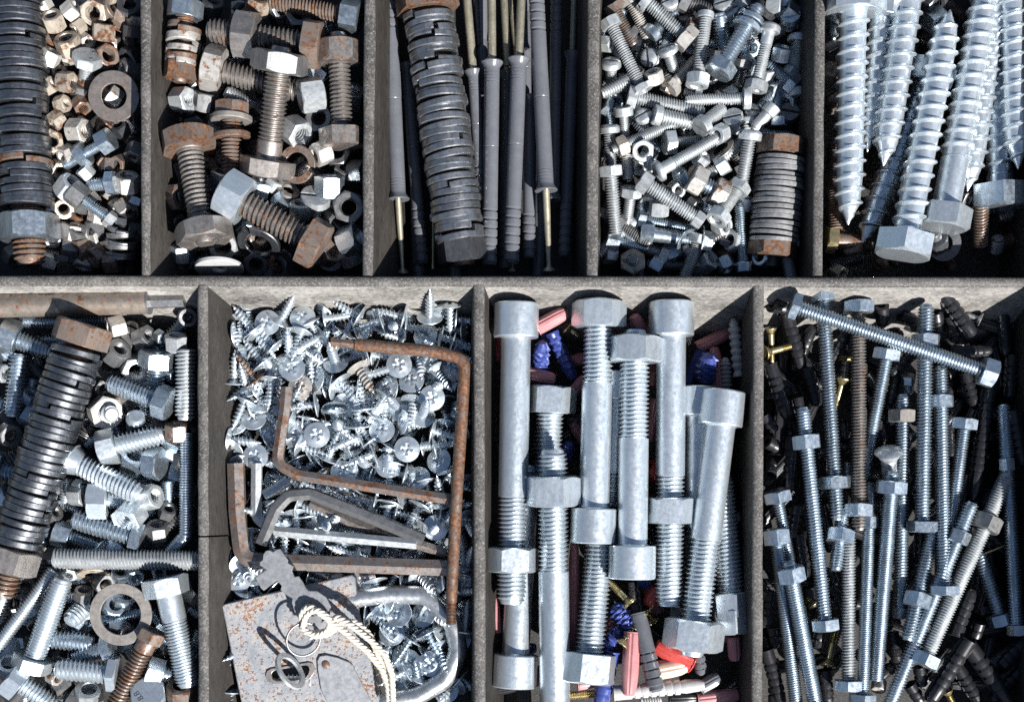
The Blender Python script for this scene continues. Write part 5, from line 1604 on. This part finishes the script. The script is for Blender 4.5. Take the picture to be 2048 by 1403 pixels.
# ------------------------------------------------------------------ bin of long bolts and black plugs
BIN[0] = 'L'
LB = [ # view, head x,y, view, tip x,y, d, z head, z tip, options
 ('L', 222, 156, 'L', 1535, 604, 100, 10, 14, dict(af=1.7, hh=.55, nuts=(.962,), nut_af=1.72, nut_h=.95, label='long bright bolt lying diagonally across the top of the others', spin=.1)),
 ('L', 430, 72, 'N', 520, 250, 100, -26, -22, dict(af=1.55, hh=.6, nuts=(.835,), nut_af=1.85, nut_h=.82, label='long bolt at upper left of the long bolt bin, nut near its lower tip')),
 ('L', 658, 132, 'N', 660, 312, 102, -34, -26, dict(af=1.85, hh=.72, nuts=(.912,), nut_af=1.72, nut_h=.82, m='brown_steel', mh=Z, mn=Z, label='brownish long bolt, head under the diagonal one and nut near its tip')),
 ('L', 848, 436, 'L', 680, 1300, 92, -34, -56, dict(af=1.85, hh=.75, label='bright bolt with its head up, slanting down behind the brownish one')),
 ('N', 1058, 325, 'L', 1092, 152, 104, -20, -14, dict(af=1.65, hh=.66, nuts=(.84,), nut_af=1.6, nut_h=.78, label='long bolt passing under the diagonal one, thread end at the top, head low')),
 ('N', 1200, 722, 'L', 1182, 545, 96, -18, -30, dict(af=1.85, hh=.6, nuts=(.845,), nut_af=1.55, nut_h=.8, label='long bolt right of centre with a nut high up and its head low')),
 ('N', 918, 870, 'L', 946, 726, 98, -50, -40, dict(af=.95, hh=.7, nuts=(.905,), nut_af=1.75, nut_h=.85, mn='washer_grey', label='long bolt with a brown-grey nut at its upper end')),
 ('L', 1342, 878, 'N', 1215, 480, 86, -32, -40, dict(af=1.85, hh=.8, label='bolt with its head at right, slanting down left beside the high-nut one')),
 ('N', 450, 948, 'L', 304, 808, 96, -8, -2, dict(af=1.75, hh=.75, nuts=(.845,), nut_af=1.75, nut_h=.95, label='long bright bolt on the left, nut near its upper tip and head low', spin=math.pi / 2 + .3)),
 ('N', 132, 60, 'N', 222, 520, 82, -18, -36, dict(af=2.05, hh=.9, label='bolt with its head uppermost by the left divider, thread down')),
 ('N', 128, 305, 'N', 268, 1480, 92, -18, -26, dict(af=1.8, hh=1.05, label='long bolt by the left divider with its head under another head', pitch=.16)),
 ('N', 395, 1480, 'N', 212, 512, 102, -18, 12, dict(af=1.6, nuts=(.918,), nut_af=1.68, nut_h=.95, label='long bolt with its round end rising through a nut, left of centre', pitch=.16)),
 ('N', 560, 180, 'N', 510, 568, 92, -44, -14, dict(head='none', name='hex_bolt', kind='nutted stud', cat='bolt', nuts=(.45,), nut_af=1.85, nut_h=.95, label='short thick stud with a nut halfway, tip pointing down, left of centre')),
 ('N', 590, 1330, 'N', 592, 330, 95, -22, -30, dict(af=1.8, hh=.7, m='galvanised', mh=Z, label='dull grey bolt standing head down, left of two bright ones')),
 ('N', 678, 1445, 'N', 726, 200, 86, -18, -26, dict(af=1.85, hh=1.1, nuts=(.95,), nut_af=1.1, nut_h=.9, label='bright bolt head down at the bottom edge, nut at its upper end', pitch=.16)),
 ('N', 766, 1262, 'L', 878, 1215, 98, -30, 0, dict(head='none', name='hex_bolt', kind='nutted stud', cat='bolt', nuts=(.925,), nut_af=1.85, nut_h=.85, label='long stud in mid bin with a bright nut capping its raised upper end', pitch=.15)),
 ('N', 870, 180, 'N', 872, 800, 62, -66, -66, dict(head='none', m='washer_grey')),
 ('N', 1135, 310, 'N', 965, 1010, 98, -46, -16, dict(head='none', name='hex_bolt', kind='nutted stud', cat='bolt', nuts=(.64,), nut_af=1.7, nut_h=.95, label='stud with a bright nut low down, tip pointing down left in mid bin')),
 ('N', 820, 1500, 'N', 1376, 140, 100, -34, -12, dict(af=1.6, nuts=(.845,), nut_af=1.3, nut_h=.85, label='longest slanting bolt, rising to the right with a bright nut near its tip')),
 ('N', 1060, 1170, 'N', 1600, -40, 106, -20, -44, dict(af=1.6, hh=.75, nuts=(.745,), nut_af=1.7, nut_h=.95, m='galvanised', mh=Z, mn='grey_steel', label='thick dull bolt slanting right with a shaded nut high up and bright head low', pitch=.17)),
 ('N', 1662, 978, 'L', 1584, 790, 95, -46, -46, dict(af=1.2, hh=.7, nuts=(.74,), nut_af=1.0, nut_h=.85, label='long shaded bolt near the right edge of the picture, nut high up')),
 ('N', 1566, 915, 'N', 1420, 450, 100, -72, -76, dict(af=1.5, hh=.75, label='shaded bolt lying head down left of the one at the right edge')),
 ('N', 1270, 60, 'N', 1300, 240, 66, -60, -60, dict(head='none', m='grey_steel')),
 ('L', 975, 605, 'L', 980, 720, 70, -46, -66, dict(af=1.1, hh=.8)),
 ('N', 720, 10, 'N', 730, 240, 76, -52, -52, dict(head='none')),
 ('N', 300, 1290, 'N', 270, 1000, 70, -62, -62, dict(head='none')),
 ('N', 780, 1330, 'N', 790, 1240, 70, -42, -60, dict(af=1.2, hh=1.1, m='brown_steel', mh='galvanised_stained')),
 ('L', 1540, 1400, 'L', 1640, 1150, 90, -82, -82, dict(head='none', m='grey_steel')),
 ('N', 1490, 1160, 'N', 1680, 1040, 90, -90, -90, dict(head='none', m='grey_steel')),
 ('L', 590, 1160, 'L', 590, 1300, 60, -72, -72, dict(head='none')),
]
for v1, hx, hy, v2, tx, ty, d, zh, zt, kw in LB:
    # both readings brought to whole-photo coordinates
    view(v1)
    s1 = src(hx, hy)
    dd = d / SC()
    view(v2)
    s2 = src(tx, ty)
    view('S')
    kw.setdefault('pitch', 0.20)
    mm = kw.pop('m', Z)
    kw.setdefault('mn', kw.get('mh', Z if mm in (Z,) else mm))
    bolt(s1[0], s1[1], s2[0], s2[1], dd, zh, zt, mm, **kw)
view('L')
bolt(852, 1068, 858, 1262, 100, -6, -40, 'galvanised', 'mushroom', af=1.85, hh=.55, smooth=.3, name='carriage_bolt', kind='carriage bolt', label='pale round-head bolt in mid bin just above a bright hex nut')
L_P = [ # mouth, nose, d, z mouth, z nose
 (98, 535, 205, 875, 92, -44, -56), (240, 1000, 210, 1350, 88, -40, -52), (75, 1025, 170, 1080, 90, -50, -74), (95, 1240, 100, 1140, 90, -48, -80), (1195, 78, 1390, 350, 96, -32, -46),
 (808, 165, 812, 280, 92, -40, -70), (1262, 452, 1505, 448, 78, -52, -52), (610, 300, 480, 520, 84, -58, -70), (200, 215, 300, 560, 96, -54, -74), (110, 150, 200, 180, 110, -36, -56),
 (1010, 465, 862, 600, 88, -60, -66), (1150, 210, 1170, 330, 96, -56, -74), (1240, 230, 1280, 350, 90, -62, -70), (1500, 640, 1390, 1400, 96, -70, -76), (1640, 830, 1705, 1170, 96, -44, -56),
 (330, 560, 400, 800, 90, -74, -78), (560, 900, 580, 1010, 84, -68, -84), (790, 900, 830, 1020, 90, -78, -84), (60, 860, 130, 960, 80, -60, -66), (270, 750, 300, 880, 84, -70, -74), (1340, 590, 1400, 800, 84, -78, -86),
 (1580, 200, 1600, 480, 80, -84, -88), (1640, 480, 1620, 760, 86, -84, -84), (930, 220, 1020, 260, 84, -66, -76), (900, 610, 860, 800, 80, -78, -78), (1240, 920, 1250, 1120, 60, -84, -84), (480, 700, 360, 640, 90, -84, -84)]
for a, b, c, d, e, f, g in L_P:
    plug(a, b, c, d, e, f, g)
view('N')
N_P = [(268, 160, 226, 370, 84, -56, -62), (270, 340, 320, 610, 92, -66, -72), (100, 700, 66, 920, 84, -60, -66), (72, 1070, 170, 1420, 94, -48, -60), (110, 930, 120, 1060, 84, -66, -72), (440, 1200, 460, 1420, 96, -60, -66),
       (1265, 985, 1370, 690, 100, -50, -64), (1350, 1010, 1100, 1400, 112, -40, -54), (1350, 1040, 1620, 1420, 112, -56, -66), (1710, 1020, 1550, 1180, 100, -74, -80), (1040, 1180, 1060, 1300, 86, -70, -76), (385, 1060, 420, 940, 84, -70, -76),
       (870, 960, 900, 1150, 84, -84, -84), (1400, 60, 1380, 330, 80, -84, -84), (980, 1290, 1050, 1400, 86, -72, -80), (1280, 1180, 1420, 1400, 90, -80, -84), (1420, 900, 1390, 990, 84, -66, -76), (1050, 330, 1040, 520, 84, -90, -90),
       (480, 560, 500, 640, 80, -84, -84), (1680, 1200, 1500, 1390, 90, -88, -88), (340, 680, 370, 800, 84, -80, -84), (20, 640, 100, 760, 80, -76, -80), (1010, 1040, 1090, 1150, 80, -84, -84)]
for a, b, c, d, e, f, g in N_P:
    plug(a, b, c, d, e, f, g)
view('L')
bolt(100, 302, 108, 520, 42, -50, -70, 'brass', 'flat', af=1.9, hh=.9, smooth=.4)
bolt(62, 462, 240, 415, 44, -46, -62, 'brass', 'flat', af=2.2, hh=1.0, smooth=.5)
bolt(562, 618, 500, 850, 46, -46, -66, 'brass', 'flat', af=2.4, hh=1.1, smooth=.5, label='brassy countersunk screw in the gap left of the brownish long bolt')
bolt(1440, 250, 1350, 215, 34, -60, -66, 'galvanised', 'flat', af=2.6)
bolt(500, 500, 640, 500, 36, -76, -80, 'brass', 'none')
view('N')
bolt(458, 1175, 512, 930, 46, -48, -66, 'brass', 'flat', af=2.3, hh=1.0, smooth=.5, label='brassy countersunk screw with its head down, below the left long bolts')
bolt(1215, 1330, 1270, 1450, 44, -66, -70, 'brass', 'flat', af=1.8)
bolt(370, 790, 330, 740, 40, -66, -72, 'brass', 'flat', af=1.8)
bolt(1600, 405, 1430, 470, 14, -66, -66, 'brass', 'none', smooth=.9)

# ------------------------------------------------------------------ the deeper layer of each bin
FILL[0] = True
def fill(b, x0, y0, x1, y1, n, za, zb, mk):
    BIN[0] = b
    view('S')
    cols = max(1, round(math.sqrt(n * (x1 - x0) / (y1 - y0))))
    rows = max(1, round(n / cols))
    for i in range(cols):
        for j in range(rows):
            x = x0 + (x1 - x0) * (i + R.uniform(.1, .9)) / cols
            y = y0 + (y1 - y0) * (j + R.uniform(.1, .9)) / rows
            mk(x, y, R.uniform(za, zb))
def rdir(zlo=-.6, zhi=.6):
    a = R.uniform(0, 6.283)
    return math.cos(a), math.sin(a), R.uniform(zlo, zhi)
def any_nut(ms, lo, hi):
    def f(x, y, z):
        d = rdir(.1, 1.2)
        nut(x, y, R.choice(lo), d, z, R.choice(ms))
    return f
def any_bolt(ms, ds, Ls, heads, p=.19):
    def f(x, y, z):
        dx, dy, dz = rdir(-.3, .3)
        L = R.choice(Ls)
        bolt(x - dx * L / 2, y - dy * L / 2, x + dx * L / 2, y + dy * L / 2, R.choice(ds), z, z + dz * 30, R.choice(ms), R.choice(heads), pitch=p)
    return f
def either(*fs):
    return lambda x, y, z: R.choice(fs)(x, y, z)
fill('A', 85, 0, 275, 535, 100, -112, -76, any_nut(['galvanised_stained', 'brown_steel', 'grey_steel', 'rust'], [32, 38, 42], 0))
fill('B', 330, 0, 715, 540, 70, -112, -82, either(any_nut(['zinc', 'grey_steel', 'dark_steel', 'brown_steel'], [46, 52, 58], 0)))
fill('D', 1205, 0, 1600, 540, 130, -110, -74, either(any_bolt(['galvanised', 'zinc', 'grey_steel'], [26, 28], [80, 100], ['hex', 'cheese', 'dome']), any_nut(['galvanised', 'zinc'], [36, 40], 0)))
fill('E', 1660, 0, 2070, 540, 26, -132, -108, any_bolt(['rust', 'dark_steel', 'brown_steel'], [28, 32], [90, 120], ['none', 'hex']))
fill('F', 5, 640, 385, 1400, 110, -112, -78, either(any_bolt(['zinc', 'grey_steel'], [36, 42], [100, 130], ['hex', 'none']), any_nut(['zinc', 'grey_steel'], [46, 54], 0)))
fill('H', 455, 610, 935, 1400, 300, -84, -54, lambda x, y, z: wafer(x, y, *rdir(-1.0, .8), z, R.choice(['zinc', 'bright_zinc', 'bright_zinc'])))
fill('J', 985, 610, 1480, 1400, 70, -118, -92, lambda x, y, z: (lambda d: plug(x - d[0] * 45, y - d[1] * 45, x + d[0] * 45, y + d[1] * 45, 28, z, z, R.choice(['pink_plastic', 'dark_nylon', 'dark_nylon', 'blue_plastic', 'pink_plastic']), 'smooth'))(rdir()))
fill('L', 1540, 600, 2070, 1400, 150, -128, -98, lambda x, y, z: (lambda d: plug(x - d[0] * 48, y - d[1] * 48, x + d[0] * 48, y + d[1] * 48, 28, z, z, 'dark_nylon', R.choice(['slot', 'smooth'])))(rdir()))
fill('C', 765, 0, 1160, 540, 9, -132, -120, lambda x, y, z: (view('S'), anchor(x, y - 200, x + R.uniform(-20, 20), y + 220, 26, z, z)))
FILL[0] = False

# ------------------------------------------------------------------ what can be seen: leave out buried pieces, describe the rest
bpy.context.view_layer.update()
NX, NY = 640, 438
rng = np.random.default_rng(3)
zbuf = np.full(NX * NY, -1e9)
owner = np.full(NX * NY, -1, dtype=int)
roots = [t['o'] for t in THINGS] + [tray]
TRI = {}
def samples(me):
    """Random points on a mesh, about three for every cell of the survey grid it could cover."""
    if me.name not in TRI:
        me.calc_loop_triangles()
        v = np.empty(len(me.vertices) * 3)
        me.vertices.foreach_get('co', v)
        v = v.reshape(-1, 3)
        q = np.empty(len(me.loop_triangles) * 3, dtype=np.int32)
        me.loop_triangles.foreach_get('vertices', q)
        q = q.reshape(-1, 3)
        a_, b_, c_ = v[q[:, 0]], v[q[:, 1]], v[q[:, 2]]
        ar = np.linalg.norm(np.cross(b_ - a_, c_ - a_), axis=1) / 2 / (K * K) / 10.24
        n_ = np.floor(ar * 4 + rng.random(len(ar))).astype(int)
        n_ = np.minimum(n_, 4000000)
        i_ = np.repeat(np.arange(len(q)), n_)
        u, w = rng.random(len(i_)), rng.random(len(i_))
        f_ = u + w > 1
        u[f_], w[f_] = 1 - u[f_], 1 - w[f_]
        TRI[me.name] = a_[i_] + u[:, None] * (b_[i_] - a_[i_]) + w[:, None] * (c_[i_] - a_[i_])
    return TRI[me.name]
for k_, o in enumerate(roots):
    if o is tray:
        continue
    for c in [o] + list(o.children_recursive):
        if c.type != 'MESH':
            continue
        w = np.array(c.matrix_world)
        s_pts = samples(c.data) @ w[:3, :3].T + w[:3, 3]
        s_pts = s_pts / K
        f_ = H / (H - s_pts[:, 2])
        px = 1024 + s_pts[:, 0] * f_
        py = 701 - (CAMY + (s_pts[:, 1] - CAMY) * f_)
        ix, iy = (px / 2048 * NX).astype(int), (py / 1403 * NY).astype(int)
        g_ = (px >= 0) & (py >= 0) & (ix < NX) & (iy < NY)
        key_, z_ = (iy * NX + ix)[g_], s_pts[g_, 2]
        od = np.argsort(z_)
        key_, z_ = key_[od], z_[od]
        top = z_ > zbuf[key_]
        zbuf[key_[top]] = z_[top]
        owner[key_[top]] = k_
cnt = np.bincount(owner[owner >= 0], minlength=len(roots))
gx = (np.tile(np.arange(NX), NY) + .5) / NX * 2048
gy = (np.repeat(np.arange(NY), NX) + .5) / NY * 1403
sx_ = np.bincount(owner[owner >= 0], gx[owner >= 0], len(roots))
sy_ = np.bincount(owner[owner >= 0], gy[owner >= 0], len(roots))
hits = {o.name: (cnt[i], sx_[i], sy_[i]) for i, o in enumerate(roots) if cnt[i]}
kept = []
for t in THINGS:
    h = hits.get(t['o'].name)
    need = 26 if t['fill'] else 6
    if not h or h[0] < need:
        if not t['fill']:
            pass
        for c in list(t['o'].children_recursive):
            bpy.data.objects.remove(c)
        bpy.data.objects.remove(t['o'])
    else:
        t['n'], t['x'], t['y'] = h[0], h[1] / h[0], h[2] / h[0]
        kept.append(t)


LM = {
 'A': [('large rusty washer', 228, 192), ('bolt with stamped dots', 175, 125), ('stubby nutted bolt', 175, 310), ('lower washer pile', 243, 485), ('stack of spring washers', 60, 420), ('left washer stack', 45, 120)],
 'B': [('upright brown bolt', 550, 200), ('diagonal rusty bolt', 540, 440), ('level rusty bolt', 520, 70), ('bolt with spring washers', 462, 290), ('bolt by the divider', 685, 180), ('leaning rusty bolt', 385, 400), ('stubby washer bolt', 365, 80)],
 'C': [('tall washer stack', 890, 240), ('leftmost frame anchor', 785, 200), ('brassy headed nail', 1096, 460)],
 'D': [('rusty washer stack', 1552, 400), ('stout zinc bolt', 1470, 90), ('orange-spotted thick bolt', 1400, 370), ('long diagonal screw', 1375, 305), ('upper left long screw', 1255, 115), ('shaded bolt with washer', 1350, 475), ('flat slotted head mid bin', 1402, 250), ('capped stud at left', 1225, 390)],
 'E': [('leftmost lag screw', 1700, 300), ('bright low hex head', 1808, 480), ('wide dark hex head', 2000, 395)],
 'F': [('leaning washer stack', 100, 850), ('big brown ring', 242, 1226), ('long level stud', 250, 1117), ('thick rusty rod', 150, 605), ('large half-shaded bolt', 345, 1260), ('washer-headed bright bolt', 215, 950), ('round bolt end', 270, 835), ('tall leaning bolt', 95, 1220)],
 'H': [('square-bent rusty rod', 925, 800), ('thin rusty hex key', 565, 850), ('thick rusty hex key', 480, 1030), ('padlock shackle', 900, 1250), ('grey padlock body', 600, 1300), ('dark grey hex key', 640, 1000), ('silver hex key', 700, 1075), ('rusty rod peg', 690, 688), ('pale upper wall', 700, 590)],
 'J': [('grey ribbed plug', 1290, 1290), ('rightmost leaning bolt', 1430, 950), ('topmost hex nut', 1198, 628), ('bright nut at left', 1102, 975), ('lower wide hex head', 1175, 1330)],
 'L': [('diagonal top bolt', 1790, 680), ('left bright long bolt', 1630, 1030), ('carriage bolt', 1778, 910), ('longest slanting bolt', 1870, 1230), ('thick dull bolt', 1925, 1150), ('rightmost shaded bolt', 2025, 1050), ('brownish long bolt', 1718, 850), ('left divider', 1530, 1000)],
}
GROUPS = {'A': 'rusty nuts and small bolts', 'B': 'large bolts and nuts', 'C': 'frame anchors and nails', 'D': 'small slotted screws and nuts', 'E': 'lag screws and stubs',
          'F': 'zinc bolts and nuts', 'H': 'wafer screws and hex keys', 'J': 'big bolts and coloured plugs', 'L': 'long bolts and black plugs'}
ORD = ['nearest', 'second', 'third', 'fourth', 'fifth', 'sixth', 'seventh', 'eighth', 'ninth', 'tenth', 'eleventh', 'twelfth', 'thirteenth', 'fourteenth', 'fifteenth', 'sixteenth']
auto = {}
for t in kept:
    o = t['o']
    if t['kind'] not in ('rod', 'padlock', 'key', 'cord', 'ring', 'pin', 'hex key'):
        o['group'] = t['kind'] + 's among the ' + GROUPS[t['bin']] if t['kind'] != 'hex bolt and nut' else 'nutted hex bolts among the ' + GROUPS[t['bin']]
    elif t['kind'] == 'hex key':
        o['group'] = 'hex keys lying on the screws'
    if t['label']:
        o['label'] = t['label']
        continue
    lm = min(LM[t['bin']], key=lambda q: (q[1] - t['x']) ** 2 + (q[2] - t['y']) ** 2)
    dx, dy = t['x'] - lm[1], t['y'] - lm[2]
    if abs(dx) > 2.4 * abs(dy):
        rel_ = 'right of' if dx > 0 else 'left of'
    elif abs(dy) > 2.4 * abs(dx):
        rel_ = 'below' if dy > 0 else 'above'
    else:
        rel_ = ('lower ' if dy > 0 else 'upper ') + ('right of' if dx > 0 else 'left of')
    base = ' '.join((t['look'] + ' ' + t['kind'] + ' ' + t['pose']).split())
    auto.setdefault((base, rel_, lm[0]), []).append((dx * dx + dy * dy, t))
for (base, rel_, lm), ts in auto.items():
    ts.sort(key=lambda q: q[0])
    for i, (_, t) in enumerate(ts):
        t['o']['label'] = f'{base}, {rel_} the {lm}' if len(ts) == 1 else f'{base}, {ORD[min(i, 15)]} {rel_} the {lm}'
